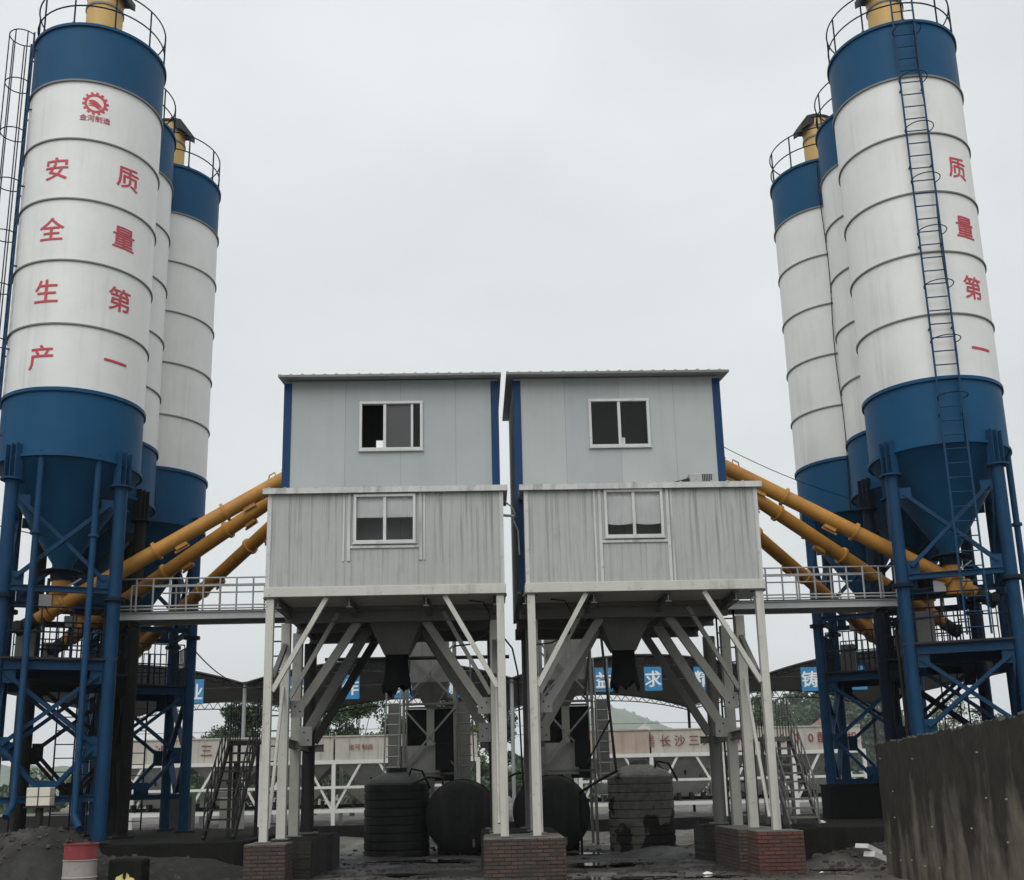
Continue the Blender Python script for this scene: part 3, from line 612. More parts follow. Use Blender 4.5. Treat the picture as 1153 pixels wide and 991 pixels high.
def tower(label, x0, x1, u0, u1, wu, wl, sgn):
    """x0..x1 control room, u0..u1 mixer house behind and above it; wu, wl window rectangles"""
    t = thing('mixing_tower', label, 'mixing tower', ((x0+x1)/2, 21.0, .75), 0, 'twin grey mixing towers on steel columns')
    ox, oy, oz = (x0+x1)/2, 21.0, .75
    def fin(mb, name, mat, par=None, bevel=0):
        mb.v = [(a-ox, b-oy, c-oz) for a, b, c in mb.v]; return mb.build(name, M[mat], par or t, bevel)
    class W(MB):
        def build(s, name, mat, par=None, bevel=0):
            s.v = [(a-ox, b-oy, c-oz) for a, b, c in s.v]; return MB.build(s, name, mat, par or t, bevel)
    global MB_
    # --- control room
    cw = W(); holed_wall(cw, x0, x1, 21.0, 21.07, 5.5, 7.4, *wl[:4])
    cw.build('control_room_wall', M['lowwall'])
    for xx in (x0, x1-.06): W().box(xx, xx+.06, 21.07, 22.2, 5.5, 7.4).build('side_wall', M['lowwall'])
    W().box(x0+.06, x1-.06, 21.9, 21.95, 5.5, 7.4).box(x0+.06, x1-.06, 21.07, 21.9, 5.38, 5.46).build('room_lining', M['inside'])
    for xx in (x0-.01, x1-.07): W().box(xx, xx+.08, 20.985, 20.998, 5.5, 7.4).build('panel_trim', M['trim'])
    for xx in (wl[0]-.12, wl[1]+.06): W().box(xx, xx+.06, 20.975, 20.998, 5.5 if sgn > 0 else 6.0, 7.4).build('panel_trim', M['trim'])
    for xx in (wl[0]-.21, wl[1]+.15): W().box(xx, xx+.035, 20.985, 20.998, 5.5 if sgn > 0 else 6.0, 7.4).build('panel_trim', M['trim'])
    W().box(wl[0]-.06, wl[1]+.06, 20.97, 20.998, wl[2]-.10, wl[2]-.05).build('panel_trim', M['trim'])
    W().box(x0-.03, x1+.03, 20.96, 22.2, 5.31, 5.5).build('floor_channel', M['cream'], None, .008)
    rf = W(); rf.box(x0-.1, x1+.1, 20.92, 22.3, 7.40, 7.44).box(x0-.1, x1+.1, 20.9, 20.94, 7.36, 7.475)
    k = x0
    while k < x1: rf.box(k, k+.045, 20.895, 21.8, 7.475, 7.487+.012*random.random()); k += .31
    rf.build('control_room_roof', M['trim'])
    # --- mixer house
    yb = 26.0
    uw = W(); holed_wall(uw, u0, u1, 21.8, 21.88, 5.5, 10.05, *wu[:4])
    uw.build('mixer_house_wall', M['upwall'])
    zb = 10.62
    sd_ = W()
    for xa, xb in ((u0, u0+.07), (u1-.07, u1)):
        vs = [(x, y, z) for x in (xa, xb) for y, z in ((21.88, 5.45), (yb, 5.45), (yb, zb), (21.88, 10.05))]
        sd_.poly(vs, [(0,1,2,3), (7,6,5,4), (0,4,5,1), (1,5,6,2), (2,6,7,3), (3,7,4,0)])
    sd_.box(u0+.07, u1-.07, yb-.07, yb, 5.45, zb-.03); sd_.build('side_wall', M['upwall'])
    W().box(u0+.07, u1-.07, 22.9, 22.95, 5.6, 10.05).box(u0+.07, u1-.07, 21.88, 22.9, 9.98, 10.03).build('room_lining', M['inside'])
    for xa, xb in ((u0-.012, u0+.15), (u1-.15, u1+.012)):
        W().box(xa, xb, 21.78, 21.797, 5.5, 10.0).box(xa if xa < u0 else xb-.012, xa+.012 if xa < u0 else xb, 21.797, 21.95, 5.5, 10.0).build('corner_trim', M['corner'])
    ro = W(); sl_ = (zb-10.05)/(yb-21.8)
    def slab(xa, xb, ya, yb_, d0, d1):
        vs = [(x, y, 10.07+(y-21.8)*sl_+d) for d in (d0, d1) for y in (ya, yb_) for x in (xa, xb)]
        ro.poly(vs, [(0,2,3,1), (4,5,7,6), (0,1,5,4), (2,6,7,3), (0,4,6,2), (1,3,7,5)])
    ra, rb = (u0-.09, u1+.07) if sgn < 0 else (u0-.15, u1+.16)
    slab(ra, rb, 21.5, 26.4, 0, .05)
    xx = ra
    while xx < rb-.05: slab(xx, xx+.05, 21.49, 26.4, .05, .065+.012*random.random()); xx += .235
    ro.build('roof', M['galv'])
    W().box(ra, rb, 21.475, 21.49, 10.025, 10.075).build('eave_fascia', M['seam'])
    W().box(u0+.07, u1-.07, 22.25, yb-.07, 5.25, 5.4).build('mixer_floor', M['greysteel'])
    bm_ = W()
    for y in (22.4, 23.8, 25.6): bm_.channel((u0+.03, y, 5.13), (u1-.03, y, 5.13), .16, .24)
    for x in (u0+.12, (u0*2+u1)/3, (u0+2*u1)/3, u1-.12): bm_.channel((x, 21.1, 5.2), (x, 25.9, 5.2), .12, .18)
    bm_.build('floor_beam', M['greysteel'])
    # --- windows
    mull = (wl[0]+wl[1])/2
    def win(*a, **k):
        f = window(t, *a, **k)
        for o in [f]+list(f.children): o.data.transform(Matrix.Translation((-ox, -oy, -oz)))
    win(wl[0], wl[1], 21.0, wl[2], wl[3], mull, curtain=wl[4], sagc=.0 if sgn < 0 else -.03)
    mu = wu[0]+(wu[1]-wu[0])*wu[4]
    win(wu[0], wu[1], 21.8, wu[2], wu[3], mu, open_left=wu[5], paper=wu[6], narrow=wu[5])
    # --- columns, row by row
    def brace(a, b, w_, h_, mat='cream'): W().beam(a, b, w_, h_, (0, 1, 0)).build('brace', M[mat])
    lx, rx = (x0+.085, x1-.085)
    for x, s in ((lx, 1), (rx, -1)):
        c = W().box(x-.075, x+.075, 21.02, 21.17, .75, 5.31).build('column', M['cream'], None, .006)
        W().box(x-.13, x+.13, 20.99, 21.22, 5.285, 5.308).build('end_plate', M['greysteel'], c); W().box(x-.15, x+.15, 20.95, 21.25, .75, .77).build('base_plate', M['greysteel'], c)
        brace((x+s*.08, 21.1, 3.52), (x+s*1.08, 21.1, 5.30), .09, .09)
    ul, ur = (x0+.17, x1-.2)
    for x, s in ((ul, 1), (ur, -1)):
        c = W().box(x-.09, x+.09, 22.32, 22.5, .75, 5.0).build('column', M['cream'], None, .006)
        W().box(x-.16, x+.16, 22.26, 22.56, .75, .775).build('end_plate', M['greysteel'], c)
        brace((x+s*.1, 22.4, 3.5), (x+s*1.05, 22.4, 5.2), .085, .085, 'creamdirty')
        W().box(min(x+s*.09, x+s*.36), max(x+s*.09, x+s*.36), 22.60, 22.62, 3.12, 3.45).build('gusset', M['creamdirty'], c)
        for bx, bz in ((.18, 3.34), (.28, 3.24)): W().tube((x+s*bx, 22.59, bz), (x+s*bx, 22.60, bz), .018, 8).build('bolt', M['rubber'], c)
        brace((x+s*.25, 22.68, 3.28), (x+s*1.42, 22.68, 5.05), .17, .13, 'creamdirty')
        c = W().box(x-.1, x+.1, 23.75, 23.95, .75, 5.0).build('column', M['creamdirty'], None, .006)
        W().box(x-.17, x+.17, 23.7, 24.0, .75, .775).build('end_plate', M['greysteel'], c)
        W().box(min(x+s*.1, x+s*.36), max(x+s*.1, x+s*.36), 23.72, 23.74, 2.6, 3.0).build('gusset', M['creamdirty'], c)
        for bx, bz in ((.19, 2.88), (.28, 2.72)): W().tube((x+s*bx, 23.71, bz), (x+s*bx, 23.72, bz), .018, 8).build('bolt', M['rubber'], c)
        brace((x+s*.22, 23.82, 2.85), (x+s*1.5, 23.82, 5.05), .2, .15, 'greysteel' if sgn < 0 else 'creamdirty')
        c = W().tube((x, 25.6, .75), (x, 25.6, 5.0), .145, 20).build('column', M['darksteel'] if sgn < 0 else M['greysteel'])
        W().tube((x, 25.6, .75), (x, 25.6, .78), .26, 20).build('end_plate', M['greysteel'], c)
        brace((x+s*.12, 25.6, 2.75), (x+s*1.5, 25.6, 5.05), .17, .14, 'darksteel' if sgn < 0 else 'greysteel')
        W().channel((x, 22.5, 2.62), (x, 25.5, 2.62), .12, .16).build('tie_beam', M['greysteel'])
        W().beam((x-.02, 21.17, 3.75), (x, 22.32, 4.55), .09, .09, (1,0,0)).build('brace', M['greysteel'])
        W().tube((x-s*.02, 21.17, 1.0), (x-s*.02, 22.32, 3.7), .035, 8).build('brace', M['cream'])
    W().channel((ul, 25.6, 2.62), (ul+.34, 25.6, 2.62), .12, .16).build('tie_beam', M['greysteel']); W().channel((ur, 25.6, 2.62), (ur-.34, 25.6, 2.62), .12, .16).build('tie_beam', M['greysteel'])
    # --- discharge funnel and torn rubber chute
    fx = (-2.5 if sgn < 0 else 2.38)
    def sq(h, z): return [(fx-h, 23.6-h, z), (fx+h, 23.6-h, z), (fx+h, 23.6+h, z), (fx-h, 23.6+h, z)]
    P = sq(.58, 5.2)+sq(.24, 4.46)
    fn = W().poly(P, [(0,1,5,4), (1,2,6,5), (2,3,7,6), (3,0,4,7)]).build('discharge_funnel', M['greysteel'])
    so_ = fn.modifiers.new('s', 'SOLIDIFY'); so_.thickness = .02
    vs = []; n_ = 28
    for k in range(n_):
        a = 2*math.pi*k/n_
        lo_ = 3.76-.12*(math.sin(a*3+1) > .2)-.06*math.sin(a*7)
        for rr, z in ((.23, 4.47), (.25, 4.1), (.29, 3.85), (.31, lo_)): vs.append((fx+rr*math.cos(a), 23.6+rr*math.sin(a), z))
    ch = W().poly(vs, [(4*k+j, 4*((k+1) % n_)+j, 4*((k+1) % n_)+j+1, 4*k+j+1) for k in range(n_) for j in range(3)], True).build('rubber_chute', M['rubber'])
    so_ = ch.modifiers.new('s', 'SOLIDIFY'); so_.thickness = .012
    # hanging cable under the floor
    cx = x1-.7 if sgn < 0 else x0+.5
    W().path([(cx-.3*sgn*0, 21.6, 5.28), (cx+.28, 21.6, 5.25), (cx+.42, 21.62, 5.0), (cx+.36, 21.66, 4.6), (cx, 21.7, 4.42), (cx-.3, 21.75, 4.40)], .016, 6).build('loose_cable', M['rubber'])
    # access ladder behind the outer columns
    ax = -5.2 if sgn < 0 else 4.88
    ld = W()
    for xx in (ax-.2, ax+.2): ld.beam((xx, 24.7, .7), (xx, 24.7, 5.6), .035, .05)
    z = 1.0
    while z < 5.6: ld.tube((ax-.2, 24.7, z), (ax+.2, 24.7, z), .018, 6); z += .33
    ld.build('ladder', M['darksteel'])
    return t
tower('grey mixing tower left of the narrow gap, upper window half open with dark interior', -4.83, -.21, -4.72, -.25,
      (-3.15, -1.83, 8.50, 9.57, .40, True, (-2.80, -2.62, 21.83, 21.85, 8.575, 8.73)), (-3.15, -1.93, 6.35, 7.34, 6.88), -1)
tower('grey mixing tower right of the narrow gap, air conditioner on its control room roof', .22, 4.86, .08, 4.45,
      (1.65, 2.93, 8.50, 9.56, .50, False, (2.33, 2.40, 21.83, 21.84, 8.575, 8.72)), (1.80, 2.97, 6.38, 7.36, 6.68), 1)

# air conditioner lying on the lower roof
t = thing('air_conditioner', 'flat grey air conditioner unit lying on the right control room roof', 'air conditioner', (3.85, 21.35, 7.49))
MB().box(-.28, .22, -.18, .18, 0.05, .24).build('casing', M['galv'], t, .015)
g_ = MB()
for k in range(6): g_.box(-.02+.035*k, .0+.035*k, -.188, -.181, .07, .22)
g_.build('grille', M['darksteel'], t)
MB().poly([(-.6,-.2,.03), (-.28,-.2,.05), (-.28,.2,.05), (-.6,.2,.03), (-.6,-.2,.06), (-.28,-.2,.14), (-.28,.2,.14), (-.6,.2,.06)], [(3,2,1,0), (4,5,6,7), (0,1,5,4), (1,2,6,5), (2,3,7,6), (3,0,4,7)]).box(-.28, -.22, -.15, .15, 0, .05).box(.14, .2, -.15, .15, 0, .05).build('bracket', M['darksteel'], t)

# ------------------------------------------------------------------ brick piers
def pier(x0, x1, y0, y1, z1, mat, label, z0=-.2):
    t = thing('brick_pier', label, 'brick pier', ((x0+x1)/2, (y0+y1)/2, 0), 0, 'brick piers under the tower columns')
    cx, cy = (x0+x1)/2, (y0+y1)/2
    bw = MB(); z = z0; jr = random.Random(int((x0+20)*100))
    while z < z1-.03:                                                   # course by course, each laid a little unevenly
        zt_ = min(z+.068, z1-.022); xx = x0
        for ya, yb in ((y0, y0+.12), (y1-.12, y1)):
            xx = x0 + (.118 if int(z/.068) % 2 else 0)*0
            while xx < x1-.02:
                xe = min(xx+.235, x1); j = jr.uniform(-.008, .008); dz_ = jr.uniform(-.003, .0)
                bw.box(xx-cx, xe-cx-.001, ya-cy+(j if ya == y0 else 0), yb-cy+(j if yb == y1 else 0), z, zt_+dz_); xx = xe
        bw.box(x0-cx+jr.uniform(-.006, .006), x1-cx+jr.uniform(-.006, .006), y0+.121-cy, y1-.121-cy, z, zt_-.001); z += .068
    bw.build('brickwork', M[mat], t)
    n_ = 22; rim = []                                                   # smeared mortar bed on top, ragged at its edge
    for i in range(n_*4):
        f = (i % n_)/n_; e_ = i//n_; px_, py_ = ((x0+(x1-x0)*f, y0), (x1, y0+(y1-y0)*f), (x1-(x1-x0)*f, y1), (x0, y1-(y1-y0)*f))[e_]
        k_ = 1-jr.uniform(-.012, .05); rim.append(((px_-cx)*k_, (py_-cy)*k_))
    vs_ = [(a, b, z1-.03) for a, b in rim]+[(a*.985, b*.985, z1-.004-jr.uniform(0, .008)) for a, b in rim]+[(0, 0, z1-.003)]
    m_ = n_*4
    MB().poly(vs_, [(i, (i+1) % m_, m_+(i+1) % m_, m_+i) for i in range(m_)]+[(m_+i, m_+(i+1) % m_, 2*m_) for i in range(m_)]).build('mortar_cap', M['concdark'] if mat == 'brickdark' else M['concrete'], t)
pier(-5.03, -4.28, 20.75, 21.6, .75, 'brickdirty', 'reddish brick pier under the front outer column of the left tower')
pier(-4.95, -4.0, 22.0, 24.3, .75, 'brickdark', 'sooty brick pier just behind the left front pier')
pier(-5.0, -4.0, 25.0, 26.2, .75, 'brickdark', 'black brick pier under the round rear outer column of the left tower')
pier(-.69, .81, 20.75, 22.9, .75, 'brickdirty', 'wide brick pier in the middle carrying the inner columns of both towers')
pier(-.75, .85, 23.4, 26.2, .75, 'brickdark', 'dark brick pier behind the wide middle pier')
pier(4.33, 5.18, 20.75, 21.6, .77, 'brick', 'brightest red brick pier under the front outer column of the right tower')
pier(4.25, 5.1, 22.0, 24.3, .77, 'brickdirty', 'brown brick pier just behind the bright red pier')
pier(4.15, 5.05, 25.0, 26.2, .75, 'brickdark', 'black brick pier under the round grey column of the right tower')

# ------------------------------------------------------------------ walkways
def walkway(s, label):
    x0, x1 = (4.6, 8.62); t = thing('steel_walkway', label, 'walkway', (s*6.6, 24, 5.5), 0, 'railed walkways from silos to towers')
    X = lambda x: s*x-s*6.6
    for y in (0, .75): MB().channel((X(x0), y, -.03), (X(x1), y, -.03), .1, .17).build('beam', M['galv'], t)
    MB().box(min(X(x0), X(x1)), max(X(x0), X(x1)), -.06, .8, .056, .075).build('deck', M['darksteel'], t)
    for y in (-.03, .78):
        rl = MB()
        for z in (.12, .19, .62, .8): rl.tube((X(x0+.25 if z == .62 else x0), y, z), (X(x1-.7) if z == .62 else X(x1), y, z), .018, 6)
        nk = 11 if y < 0 else 4
        for k in range(nk+1):
            xx = X(x0+(x1-x0)*k/nk); rl.tube((xx, y, .075), (xx, y, .8), .02, 6)
        rl.build('railing', M['galv'], t)
    for xx in (x0+.1, x1-.2): MB().beam((X(xx), .0, -.12), (X(xx), .8, -.12), .1, .1).build('cross_beam', M['darksteel'], t)
walkway(-1, 'railed steel walkway between the left silos and the left tower')
walkway(1, 'railed steel walkway between the right tower and the right silos')

# ------------------------------------------------------------------ stairs
def stairs(xc, ya, za, yb, zb, label, mat='darksteel'):
    t = thing('steel_staircase', label, 'staircase', (xc, ya, za), 0, 'open steel stairs beside the towers')
    hw = .31; run, rise = yb-ya, zb-za; n = 10
    for s in (-1, 1):
        MB().beam((s*hw, 0, 0), (s*hw, run, rise), .045, .16).build('stringer', M[mat], t)
        hr = MB(); u = Vector((0, 0, .85))
        hr.tube((s*hw, 0, .85), (s*hw, run, rise+.85), .02, 6).tube((s*hw, 0, .45), (s*hw, run, rise+.45), .014, 6)
        for k in range(9):
            f = k/8; hr.tube((s*hw, run*f, rise*f), (s*hw, run*f, rise*f+.85), .014, 6)
        hr.build('handrail', M[mat], t)
        rl = MB()
        for z in (.45, .9): rl.tube((s*hw, run, rise+z), (s*hw, run+1.0, rise+z), .018, 6)
        for k in range(5): rl.tube((s*hw, run+.25*k, rise), (s*hw, run+.25*k, rise+.9), .014, 6)
        rl.build('landing_rail', M[mat], t)
    for k in range(1, n+1):
        f = k/(n+.5); MB().box(-hw+.03, hw-.03, run*f-.12, run*f+.12, rise*f-.02, rise*f+.02).build('tread', M[mat], t)
    MB().box(-hw-.03, hw+.03, run, run+1.05, rise-.06, rise).build('landing', M[mat], t)
    for x, y in ((-hw, run+.1), (hw, run+.1), (-hw, run+.95), (hw, run+.95)): MB().beam((x, y, -za+.7), (x, y, rise-.06), .07, .07).build('leg', M[mat], t)
    MB().beam((-.06, run*.75, -za+.7), (-.06, run*.75, rise*.75), .06, .06).build('prop', M[mat], t)
stairs(-6.2, 23.75, .72, 25.9, 2.85, 'dark steel staircase standing on the left base between silos and tower')
stairs(6.02, 23.6, .72, 25.4, 2.65, 'grey steel staircase beside the right tower, partly behind its outer column', 'greysteel')

# ------------------------------------------------------------------ hopper towers behind
def hopper_tower(xc, label, lad):
    Y = 33; t = thing('storage_hopper', label, 'hopper', (xc, Y, 0), 0, 'grey storage hoppers behind the towers')
    w_ = .56
    MB().box(-w_, w_, -w_, w_, 4.72, 7.2).build('bin', M['hoppergrey'], t, .01)
    fn = MB().poly([(-w_,-w_,4.72), (w_,-w_,4.72), (w_,w_,4.72), (-w_,w_,4.72), (-.13,-.13,4.0), (.13,-.13,4.0), (.13,.13,4.0), (-.13,.13,4.0)], [(0,1,5,4), (1,2,6,5), (2,3,7,6), (3,0,4,7), (4,5,6,7)]).build('funnel', M['hoppergrey'], t)
    MB().box(-.11, .11, -.11, .11, 1.5, 4.0).build('spout', M['creamdirty'], t)
    for x in (-.72, .72):
        for y in (-.72, .72): MB().beam((x*1.05, y, 0), (x, y, 7.0), .08, .08).build('leg', M['hoppergrey'], t)
    for y in (-.75, .75):
        for z0, z1 in ((2.3, 3.95), (4.2, 5.8)):
            MB().beam((-.74, y-.02, z0), (.74, y-.02, z1), .05, .06, (0,1,0)).build('brace', M['hoppergrey'], t)
            MB().beam((.74, y+.035, z0), (-.74, y+.035, z1), .05, .06, (0,1,0)).build('brace', M['hoppergrey'], t)
        for z in (4.08, 2.1): MB().beam((-.74, y, z), (.74, y, z), .06, .06).build('crossbar', M['greysteel'], t)
    for s in (-1, 1):
        ld = MB(); x0 = s*1.0
        for xx in (x0-.2, x0+.2): ld.beam((xx+.12*s, -.85, 1.2), (xx, -.85, 5.3), .04, .05)
        z = 1.4
        while z < 5.2: ld.tube((x0-.2+.03*s, -.85, z), (x0+.2+.03*s, -.85, z), .018, 6); z += .3
        ld.build('ladder', M['galv'] if s == lad else M['greysteel'], t)
        MB().box(x0-.19, x0+.19, -.70, -.66, 1.9, 4.1).build('panel', M['hoppergrey'], t)
    MB().box(.18, .62, -.95, -.78, 2.2, 2.95).build('control_box', M['rubber'], t, .01)
    MB().box(-.7, .7, .2, .5, 1.9, 4.0).build('dark_infill', M['rubber'], t)  # black box stands in for the dark openings between the legs
    MB().box(-1.0, .3, -.62, -.58, 2.0, 2.9).build('dust_board', M['creamdirty'], t)
    if lad > 0:
        MB().beam((1.0, -1.1, 6.5), (1.32, -1.1, 2.0), .07, .07).beam((.82, -1.1, 6.5), (.5, -1.1, 4.2), .07, .07).beam((1.2, -1.1, 3.5), (.5, -1.1, 2.3), .05, .05, (0,1,0)).build('a_frame', M['darksteel'], t)
hopper_tower(-2.25, 'grey storage hopper tower seen under the left mixing tower, with ladders on both sides', -1)
hopper_tower(1.76, 'grey storage hopper tower seen under the right mixing tower, beside an A frame ladder', 1)

# ------------------------------------------------------------------ tanks
def tank(x, y, r, h, mat, label):
    t = thing('water_tank', label, 'water tank', (x, y, -.05)); pr = [(0, 0), (r, 0)]
    z = 0; n = 9; hb = h-.32
    for k in range(n):
        z0, z1 = hb*k/n, hb*(k+1)/n
        pr += [(r, z0+.02), (r, z1-.03), (r-.025, z1-.015), (r-.025, z1)]
    pr += [(r-.03, hb), (r-.12, hb+.1), (r*.5, hb+.24), (.25, hb+.30), (0, hb+.30)]
    MB().lathe(pr, 56).build('body', M[mat], t)
    MB().lathe([(0, hb+.40), (.27, hb+.40), (.27, hb+.29), (.24, hb+.29)], 24).build('lid', M[mat], t)
    MB().path([(.35, -r*.5, hb+.2), (.42, -r*.5, hb+.36), (.7, -r*.6, hb+.30), (r+.05, -r*.6, hb-.15)], .03, 6).build('hose', M['rubber'], t)
tank(-3.0, 30, .86, 2.2, 'plasticdark', 'black ribbed upright water tank behind the left tower columns')
tank(3.48, 30, .87, 2.26, 'peel', 'grey stained upright tank with peeling black coat behind the right tower')
def drum(x, y, r, ln, label):
    t = thing('horizontal_tank', label, 'tank', (x, y, 0))
    b = MB().lathe([(0, -.16), (r*.55, -.12), (r*.9, -.04), (r, 0.03), (r, ln), (r*.9, ln+.07), (0, ln+.16)], 48)
    b.v = [(a, c, -bb+r+.02) for a, bb, c in b.v]; b.build('shell', M['plasticdark'], t)
    rg = MB()
    for yy in (.25, ln*.5, ln-.25):
        q_ = MB().lathe([(r, yy-.03), (r+.03, yy-.03), (r+.03, yy+.03), (r, yy+.03)], 48); q_.v = [(a, c, -bb+r+.02) for a, bb, c in q_.v]; rg._add(q_.v, q_.f, True)
    rg.build('hoop', M['darksteel'], t)
    MB().tube((0, -.14, r*.75), (0, -.2, r*.75), .17, 20).tube((0, -.201, r*.75), (0, -.225, r*.75), .21, 20).build('manhole', M['plasticdark'], t)
    MB().tube((.3, -.1, .28), (.3, -.32, .28), .04, 10).tube((.3, -.32, .2), (.3, -.32, .4), .025, 8).build('valve', M['greysteel'], t)
    for yy in (.3, ln-.6): MB().box(-r*.7, r*.7, yy, yy+.25, -.1, .3).build('saddle', M['concdark'], t)
    MB().path([(-.5, .4, r*1.9), (-.5, .4, r*2.1), (-.9, .1, r*2.12), (-1.3, -.1, r*1.95)], .035, 8).build('pipe', M['darksteel'], t)
drum(-1.27, 29.4, .93, 3.0, 'black horizontal cylindrical tank lying left of the middle columns')
drum(1.1, 29.4, .96, 3.0, 'black horizontal cylindrical tank lying right of the middle columns')

# ------------------------------------------------------------------ aggregate batchers
BX = lambda x: -.62+(x+.62)*.75
def batcher(x0, x1, zb, label, texts, rusty=(), nb=4):
    Y0, Y1 = 60, 63; zt = 4.62; t = thing('aggregate_batcher', label, 'batching bins', (BX((x0+x1)/2), 45.0, .4), 0, 'long rows of aggregate bins'); ox = (x0+x1)/2; t.scale = (.75, .75, .75)
    wd = (x1-x0)/nb; X = lambda i: x0+wd*i-ox; D = Y1-Y0
    for i in range(nb):
        m_ = 'binred' if i in rusty else 'binwall'
        wl = MB().box(X(i)+.05, X(i+1)-.05, 0, .06, 3.32, zt).box(X(i)+.05, X(i+1)-.05, D-.06, D, 3.32, zt).box(X(i)+.05, X(i)+.1, .06, D-.06, 3.32, zt).box(X(i+1)-.1, X(i+1)-.05, .06, D-.06, 3.32, zt).build('bin_wall', M[m_], t)
        rb = MB()
        for k in range(1, 5): xx = X(i)+wd*k/5; rb.box(xx-.02, xx+.02, -.05, -.002, 3.32, zt)
        rb.box(X(i)+.05, X(i+1)-.05, -.06, -.002, zt-.06, zt+.01); rb.build('stiffener', M[m_], wl)
        hp = MB().poly([(X(i)+.1, .05, 3.16), (X(i+1)-.1, .05, 3.16), (X(i+1)-.1, D-.05, 3.16), (X(i)+.1, D-.05, 3.16), (X(i)+wd*.36, 1.1, 1.9), (X(i+1)-wd*.36, 1.1, 1.9), (X(i+1)-wd*.36, 1.9, 1.9), (X(i)+wd*.36, 1.9, 1.9)], [(0,1,5,4), (1,2,6,5), (2,3,7,6), (3,0,4,7), (4,5,6,7)]).build('hopper', M['bingrey'], t)
        MB().box(X(i)+wd*.36, X(i+1)-wd*.36, 1.05, 1.95, 1.35, 1.9).tube((X(i)+wd*.5, .7, 2.9), (X(i)+wd*.5, .7, 2.2), .06, 8).build('gate', M['darksteel'], hp)
        for z0, z1 in ((.5, 1.85),):
            MB().poly([(X(i)+.5, .7, 1.85), (X(i+1)-.5, .7, 1.85), (X(i+1)-.5, 2.3, 1.85), (X(i)+.5, 2.3, 1.85), (X(i)+wd*.38, 1.1, 1.05), (X(i+1)-wd*.38, 1.1, 1.05), (X(i+1)-wd*.38, 1.9, 1.05), (X(i)+wd*.38, 1.9, 1.05)], [(0,1,5,4), (1,2,6,5), (2,3,7,6), (3,0,4,7), (4,5,6,7), (3,2,1,0)]).build('weigh_hopper', M['bingrey'], t)
        for y in (-.02, D):
            MB().beam((X(i)+.05, y, .75), (X(i)+wd*.37, y, 3.16), .12, .12, (0,1,0)).build('brace', M['binwhite'], t)
            MB().beam((X(i+1)-.05, y, .75), (X(i+1)-wd*.37, y, 3.16), .12, .12, (0,1,0)).build('brace', M['binwhite'], t)
    for i in range(nb+1):
        for y in (-.06, D+.06): MB().box(X(i)-.1, X(i)+.1, y-.08, y+.08, -.1, 3.13).build('post', M['binwhite'], t)
    for y in (-.08, D+.08):
        MB().box(X(0)-.1, X(nb)+.1, y-.05, y+.05, 3.14, 3.34).build('beam', M['binwhite'], t)
        MB().box(X(0), X(nb), y-.05, y+.05, 1.86, 2.0).build('beam', M['binwhite'], t)
        MB().box(X(0), X(nb), y-.05, y+.05, .62, .82).build('beam', M['binwhite'], t)
    MB().box(X(0)-.3, X(nb)+.3, 1.1, 1.9, .86, .95).box(X(0)-.3, X(nb)+.3, 1.1, 1.15, .95, 1.05).build('belt', M['rubber'], t)
    for k in range(24): xx = X(0)+(X(nb)-X(0))*k/23; MB().box(xx-.06, xx+.06, .3, 1.05, .86, 1.25).build('roller_bracket', M['darksteel'], t)
    for body, x, z, s in texts:
        bm_obj(on_plane(text_mesh(body, s, .008), x-ox, -.062, z), 'lettering', M['fadedred'], t)
    return t
RT = [(c, 7.45+.775*i, 3.98, .62) for i, c in enumerate('⿰长沙三力HPD1200配料机') if c != '⿰']
# positions follow the spaced-out stencil lettering along the board
RT = []
for c, x in zip(['长','沙','三','力','H','P','D','1','2','0','0','配','料','机'], [9.05, 9.83, 10.6, 11.33, 12.38, 13.1, 13.85, 14.6, 15.4, 16.18, 16.95, 17.6, 18.35, 19.2]): RT.append((c, x, 3.98, .62))
RT += [('金', 8.3, 4.15, .34), ('河', 8.3, 3.8, .34)]
batcher(4.4, 19.75, 0, 'long cream aggregate bin row on the right with a full line of red characters', RT, (0,))
LT = [('长', -20.2, 3.98, .7), ('沙', -17.95, 3.98, .7), ('三', -15.5, 3.98, .7), ('力', -13.0, 3.98, .7), ('金河 制造', -7.3, 4.02, .30)]
batcher(-20.25, -1.05, 0, 'long cream aggregate bin row on the left with widely spaced red characters', LT, (), 5)
def heap(x, y, rx, ry, z, h, label, mat='gravel'):
    vs = []; k = 26
    for j in range(9):
        for i in range(k):
            a = 2*math.pi*i/k; f = j/8; rr = 1-f; zz = h*(f**.9)*(1+.08*math.sin(3*a+j))
            vs.append((rx*rr*math.cos(a)*(1+.06*math.sin(5*a)), ry*rr*math.sin(a), zz-.6*(1-f)))
    o = MB().poly(vs, [(j*k+i, j*k+(i+1) % k, (j+1)*k+(i+1) % k, (j+1)*k+i) for j in range(8) for i in range(k)], True).build('gravel_heap', M[mat]); o.location = (BX(x), 45+(y-60)*.75, .4+z*.75); o.scale = (.75,)*3
    tag(o, label, 'gravel heap', 'gravel heaps in the bins')
heap(-17.2, 61.5, 1.7, 1.3, 4.5, .75, 'brown gravel heap showing above the left bin row behind the silo legs')
heap(18.0, 61.5, 1.7, 1.3, 4.3, .75, 'brown gravel heap showing above the right end of the right bin row')
heap(8.2, 61.5, 1.6, 1.3, 4.3, .72, 'dark low gravel heap above the rusty panel of the right bin row', 'bingrey')

